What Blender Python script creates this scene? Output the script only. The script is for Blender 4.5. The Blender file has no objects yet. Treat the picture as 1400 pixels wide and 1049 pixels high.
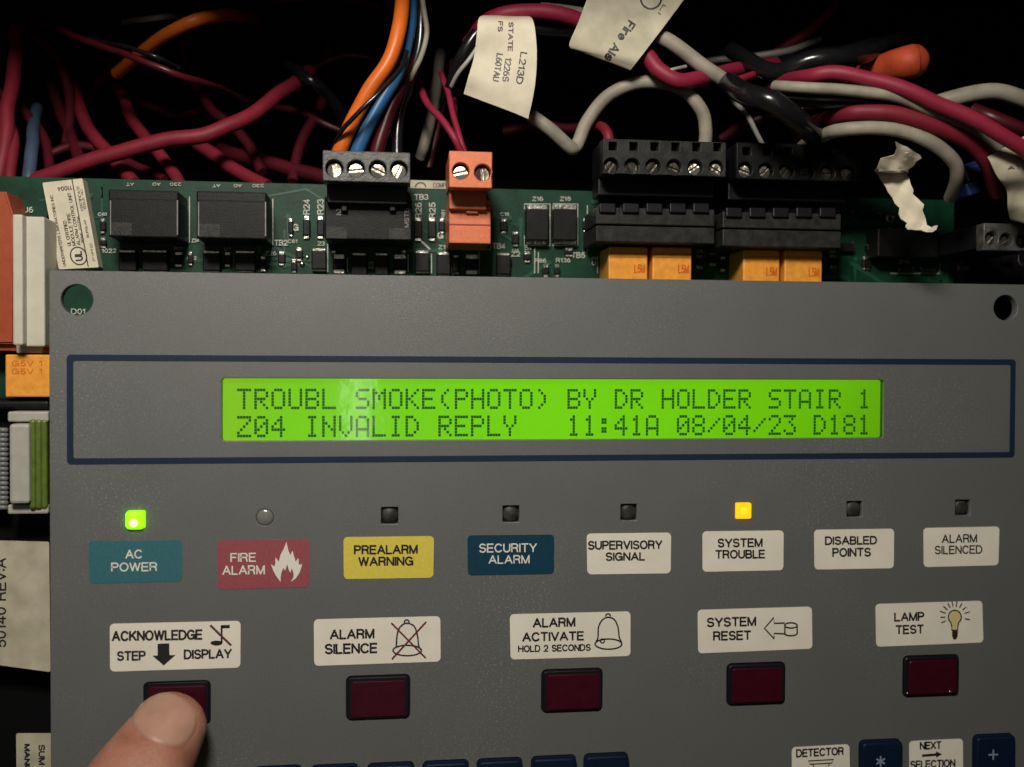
import bpy, bmesh, math, random
from mathutils import Vector, Matrix, noise
from mathutils.bvhtree import BVHTree
from mathutils.geometry import tessellate_polygon
random.seed(7)
R = math.radians
sc = bpy.context.scene
# 1 unit = 1 cm. Panel front face lies in the plane Y = 0, camera at Y < 0, Z up.

# ------------------------------------------------------------------ camera
F_PX, CX, CY = 1400.0, 700.0, 524.5
CAM = Vector((-3.235, -17.683, 2.581))
RV = Vector((0.0174, -0.1234, 0.003))
def cam_rot():
    K = Matrix.Rotation(RV.length, 3, RV.normalized())
    R0 = Matrix(((1, 0, 0), (0, 0, -1), (0, 1, 0)))
    return K @ R0                                   # world -> (right, down, forward)
WC = cam_rot()
CW = WC.transposed()
cd = bpy.data.cameras.new('camera')
cam = bpy.data.objects.new('camera', cd)
sc.collection.objects.link(cam)
m3 = Matrix((WC[0], -WC[1], -WC[2])).transposed()
cam.matrix_world = Matrix.Translation(CAM) @ m3.to_4x4()
cd.sensor_fit = 'HORIZONTAL'; cd.sensor_width = 36.0
cd.lens = 36.0 * F_PX / 1400.0
cd.clip_start = 0.1; cd.clip_end = 500
cd.dof.use_dof = True; cd.dof.focus_distance = 17.9; cd.dof.aperture_fstop = 0.13
sc.camera = cam

# ------------------------------------------------------------------ world, lamps, exposure
w = bpy.data.worlds.new('World'); sc.world = w; w.use_nodes = True
bg = w.node_tree.nodes['Background']
bg.inputs[0].default_value = (1.0, 0.86, 0.70, 1); bg.inputs[1].default_value = 0.004

def lamp(name, loc, aim, energy, sx, sy, col, spread=180):
    l = bpy.data.lights.new(name, 'AREA'); l.shape = 'RECTANGLE'; l.size = sx; l.size_y = sy
    l.energy = energy; l.color = col; l.spread = R(spread)
    o = bpy.data.objects.new(name, l); sc.collection.objects.link(o)
    o.location = loc
    o.rotation_euler = (Vector(aim) - Vector(loc)).to_track_quat('-Z', 'Y').to_euler()
    return o
lamp('work_lamp', (-6, -18.5, 15.5), (-3, 0, 2), 6100, 5, 4, (1.0, 0.935, 0.82))
lamp('left_sheen_light', (-29, -60, 2), (-6, 0, 2), 800, 26, 44, (1.0, 0.93, 0.82))  # added broad lamp, source unseen, for sheen and reflection on the left
lamp('glare_strip_light', (-5.3, -62, 0), (-4, 0, 2), 620, 1.7, 42, (1.0, 0.93, 0.82))  # added strip lamp, source unseen, for the glare band on the display
sc.view_settings.view_transform = 'Standard'; sc.view_settings.look = 'None'
sc.view_settings.exposure = 0; sc.view_settings.gamma = 1

# ------------------------------------------------------------------ helpers
def U(px, py, Y=0.0):
    """point of the place on the plane Y seen at this spot of the photograph"""
    d = CW @ Vector(((px - CX) / F_PX, (py - CY) / F_PX, 1.0))
    t = (Y - CAM.y) / d.y
    return CAM + d * t
def cmpx(px, py, Y=0.0):
    return (U(px + 1, py, Y) - U(px, py, Y)).length

WL = {}
def link(o, parent=None, loc=None):
    sc.collection.objects.link(o)
    l = Vector(loc) if loc is not None else Vector((0, 0, 0))
    WL[o.name] = l
    if parent is not None:
        o.parent = parent; o.location = l - WL[parent.name]
    else:
        o.location = l
    return o
def thing(name, label, cat, loc, group=None):
    o = bpy.data.objects.new(name, None); o.empty_display_size = .3
    link(o, None, loc); tag(o, label, cat, group)
    return o
def tag(o, label=None, cat=None, group=None, kind=None):
    if label: o['label'] = label
    if cat: o['category'] = cat
    if group: o['group'] = group
    if kind: o['kind'] = kind
    return o
def mesh_obj(name, bm, mat, parent=None, loc=None, smooth=None):
    me = bpy.data.meshes.new(name)
    if loc is not None:
        bmesh.ops.translate(bm, verts=bm.verts, vec=-Vector(loc))
    bm.to_mesh(me); bm.free()
    if smooth is not None:
        for p in me.polygons: p.use_smooth = True
        if smooth < 180: me.set_sharp_from_angle(angle=R(smooth))
    me.materials.append(mat)
    return link(bpy.data.objects.new(name, me), parent, loc)
def inst(name, me, parent, loc, rot=None):
    o = link(bpy.data.objects.new(name, me), parent, loc)
    if rot is not None: o.rotation_euler = rot
    return o
def add_box(bm, x0, x1, y0, y1, z0, z1, bev=0.0, seg=2):
    x0, x1 = min(x0, x1), max(x0, x1); y0, y1 = min(y0, y1), max(y0, y1); z0, z1 = min(z0, z1), max(z0, z1)
    r = bmesh.ops.create_cube(bm, size=1.0)
    vs = r['verts']
    for v in vs:
        v.co = Vector((x0 + (v.co.x + .5) * (x1 - x0), y0 + (v.co.y + .5) * (y1 - y0), z0 + (v.co.z + .5) * (z1 - z0)))
    if bev > 0:
        es = list({e for v in vs for e in v.link_edges})
        bmesh.ops.bevel(bm, geom=es, offset=bev, segments=seg, affect='EDGES', profile=.5)
def prect(px0, py0, px1, py1, Y):
    """upright rectangle in cm on plane Y"""
    a, b, c, d = U(px0, py0, Y), U(px1, py0, Y), U(px1, py1, Y), U(px0, py1, Y)
    return (a.x + d.x) / 2, (b.x + c.x) / 2, (c.z + d.z) / 2, (a.z + b.z) / 2     # x0,x1,z0,z1
def add_pbox(bm, px0, py0, px1, py1, Yf, Yb, bev=.0):
    x0, x1, z0, z1 = prect(px0, py0, px1, py1, Yf)
    add_box(bm, x0, x1, Yf, Yb, z0, z1, bev)
def prism(bm, pts, Yf, Yb):
    """pts = list of (x, z); front at Yf"""
    f = [bm.verts.new((p[0], Yf, p[1])) for p in pts]
    b = [bm.verts.new((p[0], Yb, p[1])) for p in pts]
    n = len(pts)
    faces = [bm.faces.new(f), bm.faces.new(b[::-1])]
    for i in range(n): faces.append(bm.faces.new((f[i], b[i], b[(i + 1) % n], f[(i + 1) % n])))
    bmesh.ops.recalc_face_normals(bm, faces=faces)
def ribbon(bm, P, wd, closed=False, Y=None):
    """flat line of width wd through world points in an XZ plane"""
    n = len(P); L = []; 
    for i in range(n):
        a = P[(i - 1) % n] if (closed or i > 0) else P[i]
        b = P[(i + 1) % n] if (closed or i < n - 1) else P[i]
        t = Vector((b[0] - a[0], 0, b[2] - a[2]))
        if t.length < 1e-9: t = Vector((1, 0, 0))
        t.normalize(); nn = Vector((-t.z, 0, t.x)) * wd / 2
        L.append((bm.verts.new(Vector(P[i]) + nn), bm.verts.new(Vector(P[i]) - nn)))
    for i in range(n if closed else n - 1):
        a, b = L[i], L[(i + 1) % n]
        bm.faces.new((a[0], a[1], b[1], b[0]))
def flat(bm, P):
    f = bm.faces.new([bm.verts.new(p) for p in P])
    f.normal_update()
    if f.normal.y > 0: f.normal_flip()
    return f
def rrect(x0, x1, z0, z1, r, n=5):
    pts = []
    for cx, cz, a in ((x1 - r, z1 - r, 0), (x0 + r, z1 - r, 90), (x0 + r, z0 + r, 180), (x1 - r, z0 + r, 270)):
        for k in range(n + 1):
            t = R(a + 90 * k / n); pts.append((cx + r * math.cos(t), cz + r * math.sin(t)))
    return pts
def circ(x, z, r, n=24):
    return [(x + r * math.cos(2 * math.pi * k / n), z + r * math.sin(2 * math.pi * k / n)) for k in range(n)]
def plate(name, outer, holes, Yf, thick, mat, parent, bev=0.012):
    cu = bpy.data.curves.new(name, 'CURVE'); cu.dimensions = '2D'; cu.fill_mode = 'BOTH'
    cu.extrude = thick / 2 - bev; cu.bevel_depth = bev; cu.bevel_resolution = 1; cu.offset = -bev
    for loop in [outer] + holes:
        s = cu.splines.new('POLY'); s.points.add(len(loop) - 1); s.use_cyclic_u = True
        for p, q in zip(s.points, loop): p.co = (q[0], q[1], 0, 1)
    o = bpy.data.objects.new(name, cu); sc.collection.objects.link(o)
    dg = bpy.context.evaluated_depsgraph_get()
    me = bpy.data.meshes.new_from_object(o.evaluated_get(dg))
    bpy.data.objects.remove(o); bpy.data.curves.remove(cu)
    for v in me.vertices:
        x, y, z = v.co; v.co = (x, Yf + thick / 2 - z, y)
    me.materials.clear(); me.materials.append(mat); me.name = name
    return link(bpy.data.objects.new(name, me), parent, (0, 0, 0) if parent is None else None) if parent is None else link_at0(name, me, parent)
def link_at0(name, me, parent):
    o = bpy.data.objects.new(name, me); sc.collection.objects.link(o)
    o.parent = parent; o.location = -WL[parent.name]; WL[o.name] = Vector((0, 0, 0))
    return o
def _el(cx, cy, rx, ry, a0, a1, n=14): return [(cx + rx * math.cos(R(a0 + (a1 - a0) * k / n)), cy + ry * math.sin(R(a0 + (a1 - a0) * k / n))) for k in range(n + 1)]
GLYPH = {   # plain sans-serif capitals: (width, strokes)
'A': (.86, [[(0, 0), (.43, 1)], [(.43, 1), (.86, 0)], [(.15, .34), (.71, .34)]]),
'B': (.72, [[(0, 0), (0, 1), (.42, 1)] + _el(.42, .76, .25, .24, 80, -80, 8) + [(.42, .52), (0, .52)], [(.40, .52)] + _el(.44, .26, .28, .26, 80, -80, 8) + [(.44, 0), (0, 0)]]),
'C': (.82, [_el(.43, .5, .43, .5, 38, 322, 20)]), 'D': (.80, [[(0, 0), (0, 1), (.34, 1)] + _el(.36, .5, .44, .5, 80, -80, 12) + [(.34, 0), (0, 0)]]),
'E': (.68, [[(.68, 1), (0, 1), (0, 0), (.68, 0)], [(0, .52), (.62, .52)]]), 'F': (.64, [[(.64, 1), (0, 1), (0, 0)], [(0, .52), (.56, .52)]]),
'G': (.86, [_el(.43, .5, .43, .5, 38, 335, 20), [(.47, .47), (.85, .47), (.85, .0)]]), 'H': (.76, [[(0, 0), (0, 1)], [(.76, 0), (.76, 1)], [(0, .53), (.76, .53)]]),
'I': (.0, [[(0, 0), (0, 1)]]), 'J': (.55, [[(.55, 1), (.55, .3)] + _el(.28, .28, .27, .28, 0, -180, 10)]), 'K': (.76, [[(0, 0), (0, 1)], [(.72, 1), (0, .34)], [(.27, .58), (.76, 0)]]),
'L': (.60, [[(0, 1), (0, 0), (.60, 0)]]), 'M': (.88, [[(0, 0), (0, 1)], [(0, 1), (.44, 0)], [(.44, 0), (.88, 1)], [(.88, 1), (.88, 0)]]), 'N': (.76, [[(0, 0), (0, 1)], [(0, 1), (.76, 0)], [(.76, 0), (.76, 1)]]),
'O': (.88, [_el(.44, .5, .44, .5, 0, 360, 26)]), 'P': (.70, [[(0, 0), (0, 1), (.42, 1)] + _el(.42, .74, .28, .26, 80, -80, 8) + [(.42, .48), (0, .48)]]),
'Q': (.88, [_el(.44, .5, .44, .5, 0, 360, 26), [(.55, .25), (.88, -.02)]]), 'R': (.74, [[(0, 0), (0, 1), (.44, 1)] + _el(.44, .75, .28, .25, 80, -80, 8) + [(.44, .5), (0, .5)], [(.44, .5), (.64, .38), (.70, 0)]]),
'S': (.72, [_el(.36, .75, .33, .25, 20, 262, 14) + _el(.37, .255, .35, .255, 82, -160, 14)]), 'T': (.74, [[(0, 1), (.74, 1)], [(.37, 1), (.37, 0)]]),
'U': (.74, [[(0, 1), (0, .36)] + _el(.37, .36, .37, .36, 190, 350, 12) + [(.74, .36), (.74, 1)]]), 'V': (.80, [[(0, 1), (.40, 0)], [(.40, 0), (.80, 1)]]),
'W': (1.12, [[(0, 1), (.28, 0)], [(.28, 0), (.56, 1)], [(.56, 1), (.84, 0)], [(.84, 0), (1.12, 1)]]), 'X': (.78, [[(0, 0), (.78, 1)], [(0, 1), (.78, 0)]]),
'Y': (.80, [[(0, 1), (.40, .42)], [(.80, 1), (.40, .42)], [(.40, .42), (.40, 0)]]), 'Z': (.70, [[(.02, 1), (.70, 1), (0, 0), (.70, 0)]]),
'0': (.62, [_el(.31, .5, .31, .5, 0, 360, 22)]), '1': (.32, [[(0, .78), (.26, .98), (.26, 0)]]), '2': (.62, [_el(.31, .70, .31, .30, 165, -35, 12) + [(0, 0), (.64, 0)]]),
'3': (.62, [_el(.30, .75, .28, .25, 160, -80, 10) + _el(.30, .26, .32, .26, 80, -160, 12)]), '4': (.66, [[(.66, .27), (0, .27), (.48, 1), (.48, 0)]]),
'5': (.62, [[(.58, 1), (.12, 1), (.06, .52)] + _el(.30, .31, .32, .31, 120, -155, 14)]), '6': (.62, [_el(.31, .31, .31, .31, 0, 360, 18), _el(.40, .45, .40, .55, 80, 180, 10)]),
'7': (.60, [[(0, 1), (.60, 1), (.2, 0)]]), '8': (.62, [_el(.31, .76, .27, .24, 0, 360, 16), _el(.31, .26, .31, .26, 0, 360, 16)]), '9': (.62, [_el(.31, .69, .31, .31, 0, 360, 18), _el(.22, .55, .40, .55, -80, 0, 10)]),
'i': (.0, [[(0, 0), (0, .68)], [(0, .88), (0, 1)]]), 'r': (.34, [[(0, 0), (0, .68)], _el(.30, .36, .30, .32, 180, 70, 8)]), 'e': (.56, [[(.02, .36), (.56, .36)] + _el(.28, .34, .28, .34, 8, 320, 16)]),
'l': (.0, [[(0, 0), (0, 1)]]), 'a': (.52, [_el(.26, .46, .24, .22, 160, 0, 8) + [(.50, .0)], _el(.25, .2, .25, .2, 40, 330, 14)]), '+': (.6, [[(0, .5), (.6, .5)], [(.3, .2), (.3, .8)]]),
'-': (.4, [[(0, .45), (.4, .45)]]), ':': (.0, [[(0, .12), (0, .26)], [(0, .62), (0, .76)]]), '.': (0, [[(0, 0), (0, .12)]]), ' ': (.30, [])}
def add_text(bm, s, fn, wt=.14, gap=.26):
    """letters built as flat strokes; fn maps (0..1, 0..1) of the word's box to the place"""
    x = 0; strokes = []
    for ch in s:
        wd, st = GLYPH[ch]
        for k in st: strokes.append([(x + p[0], p[1]) for p in k])
        x += wd + gap
    x -= gap; m = wt / 2
    n = 0
    hgt = (fn(.5, 1) - fn(.5, 0)).length
    up = (fn(.5, 1) - fn(.5, 0)).normalized(); rt = (fn(1, .5) - fn(0, .5)).normalized(); out = rt.cross(up)
    if out.y > 0: out = -out
    for k in strokes:
        P = [fn((p[0] + m) / (x + 2 * m), m + p[1] * (1 - 2 * m)) for p in k]
        n += 1; off = out * (.0004 * (n % 5)); hw = hgt * m
        t = (P[0] - P[1]).normalized() * hw * .6
        closed = (P[0] - P[-1]).length < 1e-5
        if not closed: P[0] = P[0] + t; P[-1] = P[-1] + (P[-1] - P[-2]).normalized() * hw * .6
        prev = None
        for i in range(len(P)):
            a = P[i - 1] if i > 0 else (P[-2] if closed else None); b = P[i + 1] if i < len(P) - 1 else (P[1] if closed else None)
            t1 = (P[i] - a).normalized() if a is not None and (P[i] - a).length > 1e-7 else None; t2 = (b - P[i]).normalized() if b is not None and (b - P[i]).length > 1e-7 else None
            tt = t1 if t2 is None else (t2 if t1 is None else t1 + t2)
            tt = tt.normalized(); q = out.cross(tt)
            c = max(.45, abs(q.dot(out.cross(t2)))) if (t1 is not None and t2 is not None) else 1
            q = q * hw / c
            cur = (bm.verts.new(P[i] + q + off), bm.verts.new(P[i] - q + off))
            if prev: bm.faces.new((prev[0], prev[1], cur[1], cur[0]))
            prev = cur
def ptext(bm, s, x0, x1, y0, y1, Y, slope=0.0, bold=.14):
    """upright text whose box in the photograph is x0..x1, y0 (top) .. y1 (bottom) at its middle"""
    xm = (x0 + x1) / 2
    a = U(x0, y1 + slope * (x0 - xm), Y); b = U(x1, y1 + slope * (x1 - xm), Y); c = U(x0, y0 + slope * (x0 - xm), Y)
    add_text(bm, s, lambda u, v: a + (b - a) * u + (c - a) * v, bold)
def ptext_dir(bm, s, cx, cy, ang, wid, hei, Y, bold=.15):
    """text centred at (cx, cy), reading direction turned ang degrees clockwise in the picture"""
    d = Vector((math.cos(R(ang)), math.sin(R(ang)))); up = Vector((d.y, -d.x))
    def fn(u, v):
        q = Vector((cx, cy)) + d * (u - .5) * wid + up * (v - .5) * hei
        return U(q.x, q.y, Y)
    add_text(bm, s, fn, bold)
def smooth_path(P, n=8):
    P = [Vector(p) for p in P]; out = []
    Q = [P[0] * 2 - P[1]] + P + [P[-1] * 2 - P[-2]]
    for i in range(1, len(Q) - 2):
        p0, p1, p2, p3 = Q[i - 1:i + 3]
        for k in range(n):
            t = k / n
            out.append(.5 * ((2 * p1) + (p2 - p0) * t + (2 * p0 - 5 * p1 + 4 * p2 - p3) * t * t + (3 * p1 - p0 - 3 * p2 + p3) * t ** 3))
    out.append(P[-1]); return out
def add_tube(bm, P, rad, seg=12, cap=True, ell=None):
    n = len(P); rr = rad if isinstance(rad, (list, tuple)) else [rad] * n
    t0 = (P[1] - P[0]).normalized()
    up = Vector((0, -1, 0)) if abs(t0.y) < .9 else Vector((0, 0, 1))
    nrm = (up - t0 * up.dot(t0)).normalized(); rings = []
    for i in range(n):
        t = (P[min(i + 1, n - 1)] - P[max(i - 1, 0)])
        t = t.normalized() if t.length > 1e-9 else t0
        nrm = (nrm - t * nrm.dot(t)).normalized(); b = t.cross(nrm)
        ring = []
        for k in range(seg):
            a = 2 * math.pi * k / seg
            ex, ey = (1, 1) if ell is None else (ell[i] if isinstance(ell, list) else ell)
            ring.append(bm.verts.new(P[i] + (nrm * math.cos(a) * ex + b * math.sin(a) * ey) * rr[i]))
        rings.append(ring)
    for i in range(n - 1):
        for k in range(seg):
            bm.faces.new((rings[i][k], rings[i][(k + 1) % seg], rings[i + 1][(k + 1) % seg], rings[i + 1][k]))
    if cap:
        bm.faces.new(rings[0][::-1]); bm.faces.new(rings[-1])
def add_cyl(bm, c, r, Yf, Yb, n=20):
    prism(bm, circ(c[0], c[1], r, n), Yf, Yb)

# ------------------------------------------------------------------ materials
def mat(name, col, rough=.5, metal=0.0, bump=0.0, bscale=40, var=0.0, vscale=8, spec=.5, coat=0.0, dust=0.0, sss=0.0):
    m = bpy.data.materials.new(name); m.use_nodes = True
    nt = m.node_tree; N = nt.nodes; p = N['Principled BSDF']
    p.inputs['Base Color'].default_value = (*col, 1); p.inputs['Roughness'].default_value = rough
    p.inputs['Metallic'].default_value = metal; p.inputs['Specular IOR Level'].default_value = spec
    p.inputs['Coat Weight'].default_value = coat
    if sss:
        p.inputs['Subsurface Weight'].default_value = sss; p.inputs['Subsurface Radius'].default_value = (.25, .09, .05)
        p.inputs['Subsurface Scale'].default_value = .6
    tc = N.new('ShaderNodeTexCoord')
    gm = N.new('ShaderNodeNewGeometry')
    if var > 0:
        nz = N.new('ShaderNodeTexNoise'); nz.inputs['Scale'].default_value = vscale; nz.inputs['Detail'].default_value = 6
        nt.links.new(gm.outputs['Position'], nz.inputs['Vector'])
        mx = N.new('ShaderNodeMix'); mx.data_type = 'RGBA'
        mx.inputs[6].default_value = (*[c * (1 - var) for c in col], 1); mx.inputs[7].default_value = (*[min(1, c * (1 + var)) for c in col], 1)
        mr = N.new('ShaderNodeMapRange'); mr.inputs[1].default_value = .3; mr.inputs[2].default_value = .7
        nt.links.new(nz.outputs['Fac'], mr.inputs[0]); nt.links.new(mr.outputs[0], mx.inputs[0])
        nt.links.new(mx.outputs[2], p.inputs['Base Color'])
        last = mx.outputs[2]
        if dust > 0:
            n3 = N.new('ShaderNodeTexNoise'); n3.inputs['Scale'].default_value = 90; n3.inputs['Detail'].default_value = 2
            nt.links.new(gm.outputs['Position'], n3.inputs['Vector'])
            m4 = N.new('ShaderNodeMapRange'); m4.inputs[1].default_value = .62; m4.inputs[2].default_value = .78; m4.inputs[4].default_value = dust
            m5 = N.new('ShaderNodeMix'); m5.data_type = 'RGBA'; m5.inputs[7].default_value = (.42, .40, .36, 1)
            nt.links.new(n3.outputs['Fac'], m4.inputs[0]); nt.links.new(m4.outputs[0], m5.inputs[0]); nt.links.new(last, m5.inputs[6])
            nt.links.new(m5.outputs[2], p.inputs['Base Color'])
    if bump > 0:
        n2 = N.new('ShaderNodeTexNoise'); n2.inputs['Scale'].default_value = bscale; n2.inputs['Detail'].default_value = 3
        nt.links.new(gm.outputs['Position'], n2.inputs['Vector'])
        b = N.new('ShaderNodeBump'); b.inputs['Strength'].default_value = bump; b.inputs['Distance'].default_value = .02
        nt.links.new(n2.outputs['Fac'], b.inputs['Height']); nt.links.new(b.outputs[0], p.inputs['Normal'])
    return m
def emit(name, col, strength, base=(.02, .02, .02), edge=None):
    m = mat(name, base, .3)
    p = m.node_tree.nodes['Principled BSDF']
    p.inputs['Emission Color'].default_value = (*col, 1); p.inputs['Emission Strength'].default_value = strength
    return m
M = dict(
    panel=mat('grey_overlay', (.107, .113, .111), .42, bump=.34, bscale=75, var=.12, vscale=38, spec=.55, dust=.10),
    cream=mat('cream_print', (.72, .685, .59), .5, bump=.12, bscale=40, var=.05, vscale=1.6),
    navy=mat('navy_print', (.008, .017, .043), .5, bump=.15, bscale=70, var=.15, vscale=25, spec=.25, dust=.06),
    teal=mat('teal_print', (.030, .125, .155), .42, bump=.15, bscale=70, var=.1, vscale=20),
    red=mat('red_print', (.27, .062, .078), .42, bump=.15, bscale=70, var=.1, vscale=20),
    yellow=mat('yellow_print', (.62, .52, .07), .45, bump=.2, bscale=34, var=.06, vscale=20),
    darkteal=mat('dark_teal_print', (.004, .038, .070), .5, spec=.25, bump=.2, bscale=34, var=.12, vscale=20),
    ink=mat('black_ink', (.012, .011, .012), .5),
    whiteink=mat('white_ink', (.68, .66, .60), .5),
    redink=mat('dark_red_ink', (.13, .010, .020), .5),
    brownink=mat('brown_ink', (.035, .012, .010), .5),
    mauveink=mat('mauve_ink', (.09, .025, .04), .5),
    bulb=mat('pale_yellow_ink', (.60, .52, .22), .5),
    button=mat('dark_red_plastic', (.040, .0022, .009), .34, bump=.05, bscale=60, var=.15, vscale=6, spec=.35),
    rim=mat('black_rubber', (.007, .006, .009), .42, bump=.1, bscale=50, var=.2, vscale=20, spec=.3),
    key=mat('navy_key_rubber', (.003, .010, .030), .5, bump=.1, bscale=50, var=.15, vscale=15, spec=.18),
    keyink=mat('key_ink', (.22, .27, .36), .5),
    board=mat('green_solder_mask', (.004, .034, .018), .45, bump=.12, bscale=14, var=.35, vscale=2.5, dust=.02, spec=.2),
    trace=mat('light_green_trace', (.011, .060, .034), .4, var=.2, vscale=5, spec=.3),
    silk=mat('silkscreen_white', (.40, .41, .36), .55, var=.35, vscale=30),
    black=mat('black_plastic', (.006, .006, .006), .45, bump=.2, bscale=40, var=.45, vscale=7, dust=.02, spec=.18),
    greyplug=mat('dusty_dark_plastic', (.017, .017, .016), .5, bump=.3, bscale=30, var=.55, vscale=6, dust=.12, spec=.25),
    plug3=mat('dusty_charcoal_plastic', (.060, .060, .056), .45, bump=.4, bscale=26, var=.6, vscale=7, dust=.25, spec=.4),
    orange=mat('orange_plastic', (.60, .145, .052), .42, bump=.2, bscale=30, var=.1, vscale=8, dust=.04),
    relay=mat('amber_relay_plastic', (.74, .30, .040), .36, bump=.18, bscale=28, var=.13, vscale=9, dust=.05),
    connred=mat('red_orange_plastic', (.30, .050, .012), .45, bump=.12, bscale=20, var=.12, vscale=5),
    white=mat('ivory_plastic', (.50, .475, .40), .45, bump=.1, bscale=20, var=.06, vscale=4, dust=.05),
    metal=mat('nickel_metal', (.62, .56, .45), .36, 1.0, bump=.8, bscale=10, var=.35, vscale=14),
    dimmetal=mat('tarnished_metal', (.34, .31, .26), .36, 1.0, bump=.9, bscale=12, var=.35, vscale=16),
    solder=mat('solder', (.50, .49, .44), .28, 1.0, bump=.5, bscale=18),
    paper=mat('aged_paper', (.55, .50, .385), .65, bump=.25, bscale=4, var=.10, vscale=3),
    paper2=mat('yellowed_paper', (.40, .365, .275), .65, bump=.3, bscale=4, var=.18, vscale=3),
    cabinet=mat('black_painted_steel', (.003, .003, .0035), .6, var=.2, vscale=1, spec=.1),
    olive=mat('olive_tape', (.085, .13, .018), .4, bump=.2, bscale=20, var=.2, vscale=8),
    greyplastic=mat('grey_bobbin_plastic', (.36, .35, .31), .5, bump=.1, bscale=20, var=.08, vscale=5),
    coil=mat('grey_enamel_winding', (.16, .155, .15), .4, var=.2, vscale=12),
    w_red=mat('red_pvc', (.160, .010, .022), .56, spec=.3, bump=.08, bscale=16, var=.12, vscale=4),
    w_crimson=mat('crimson_pvc', (.215, .012, .036), .54, spec=.35, bump=.06, bscale=16, var=.1, vscale=4),
    w_darkred=mat('maroon_pvc', (.062, .006, .011), .36, spec=.35, var=.15, vscale=4),  # also on deep wires, where it puts their shade into the colour
    w_orange=mat('orange_pvc', (.56, .115, .014), .40, spec=.3, bump=.06, bscale=16, var=.1, vscale=4),
    w_blue=mat('blue_pvc', (.022, .10, .24), .40, spec=.3, var=.1, vscale=4),
    w_slate=mat('slate_blue_pvc', (.045, .065, .11), .45, var=.15, vscale=4, spec=.3),
    nut=mat('dusky_orange_plastic', (.33, .045, .016), .55, bump=.2, bscale=20, var=.25, vscale=3, spec=.25),
    w_navy=mat('dark_blue_plastic', (.018, .028, .12), .35, var=.15, vscale=6),
    w_white=mat('off_white_pvc', (.25, .225, .18), .55, spec=.3, bump=.12, bscale=14, var=.28, vscale=2.2, dust=.0),
    w_grey=mat('grey_pvc', (.28, .27, .25), .4, var=.14, vscale=3),
    w_black=mat('black_pvc', (.008, .008, .009), .22, bump=.05, bscale=10, var=.2, vscale=4),
    clear=mat('smoked_lens', (.030, .030, .028), .48, var=.6, vscale=7, spec=.25),
    milky=mat('clear_dome', (.15, .155, .145), .2, spec=.6, coat=.3),
    nail=mat('finger_nail', (.395, .225, .165), .40, bump=.12, bscale=9, var=.14, vscale=2.5, sss=.25, spec=.32),
    dots=emit('liquid_crystal_dots', (.004, .062, .004), 1.0, (.004, .02, .004)),
    led_green=emit('green_led_light', (.036, .25, .0), 10.0, (.2, .4, .02)),
    led_core=emit('green_led_core', (.85, 1.0, .22), 3.0, (.2, .4, .02)),
    led_amber=emit('amber_led_light', (.30, .13, .0), 4.6, (.4, .2, .02)),
    led_amber_core=emit('amber_led_core', (1.0, .62, .02), 1.15, (.4, .2, .02)),
)
# backlit screen: brightest in its middle, a little uneven as an edge-lit backlight is
def sparkle_specks(m):  # specular sparkle of the grain painted as pale specks in patches
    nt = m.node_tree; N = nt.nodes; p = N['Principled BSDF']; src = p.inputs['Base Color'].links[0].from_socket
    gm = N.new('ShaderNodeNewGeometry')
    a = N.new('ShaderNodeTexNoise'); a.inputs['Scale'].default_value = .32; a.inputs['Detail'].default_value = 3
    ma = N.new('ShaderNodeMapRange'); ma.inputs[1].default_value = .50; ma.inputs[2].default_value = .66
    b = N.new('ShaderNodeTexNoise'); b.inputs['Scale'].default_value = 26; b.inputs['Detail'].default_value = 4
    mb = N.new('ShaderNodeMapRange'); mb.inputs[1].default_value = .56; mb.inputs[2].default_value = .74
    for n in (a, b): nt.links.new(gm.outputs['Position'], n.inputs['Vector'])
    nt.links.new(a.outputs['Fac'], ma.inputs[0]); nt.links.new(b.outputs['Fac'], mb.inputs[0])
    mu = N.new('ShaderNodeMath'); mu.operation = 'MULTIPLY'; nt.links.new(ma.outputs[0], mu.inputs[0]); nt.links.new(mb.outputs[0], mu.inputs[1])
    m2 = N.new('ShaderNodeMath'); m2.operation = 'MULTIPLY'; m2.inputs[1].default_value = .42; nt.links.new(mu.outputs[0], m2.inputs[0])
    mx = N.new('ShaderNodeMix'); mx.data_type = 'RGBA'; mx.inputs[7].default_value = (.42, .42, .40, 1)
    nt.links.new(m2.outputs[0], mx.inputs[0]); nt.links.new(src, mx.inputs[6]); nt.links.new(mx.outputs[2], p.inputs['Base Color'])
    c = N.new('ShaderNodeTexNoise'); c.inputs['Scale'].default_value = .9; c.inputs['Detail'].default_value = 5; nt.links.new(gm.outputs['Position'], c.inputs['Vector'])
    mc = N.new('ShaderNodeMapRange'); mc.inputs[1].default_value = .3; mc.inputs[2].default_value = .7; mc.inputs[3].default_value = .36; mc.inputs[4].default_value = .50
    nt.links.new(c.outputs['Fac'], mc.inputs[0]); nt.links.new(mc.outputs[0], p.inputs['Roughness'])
sparkle_specks(M['panel'])
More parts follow.
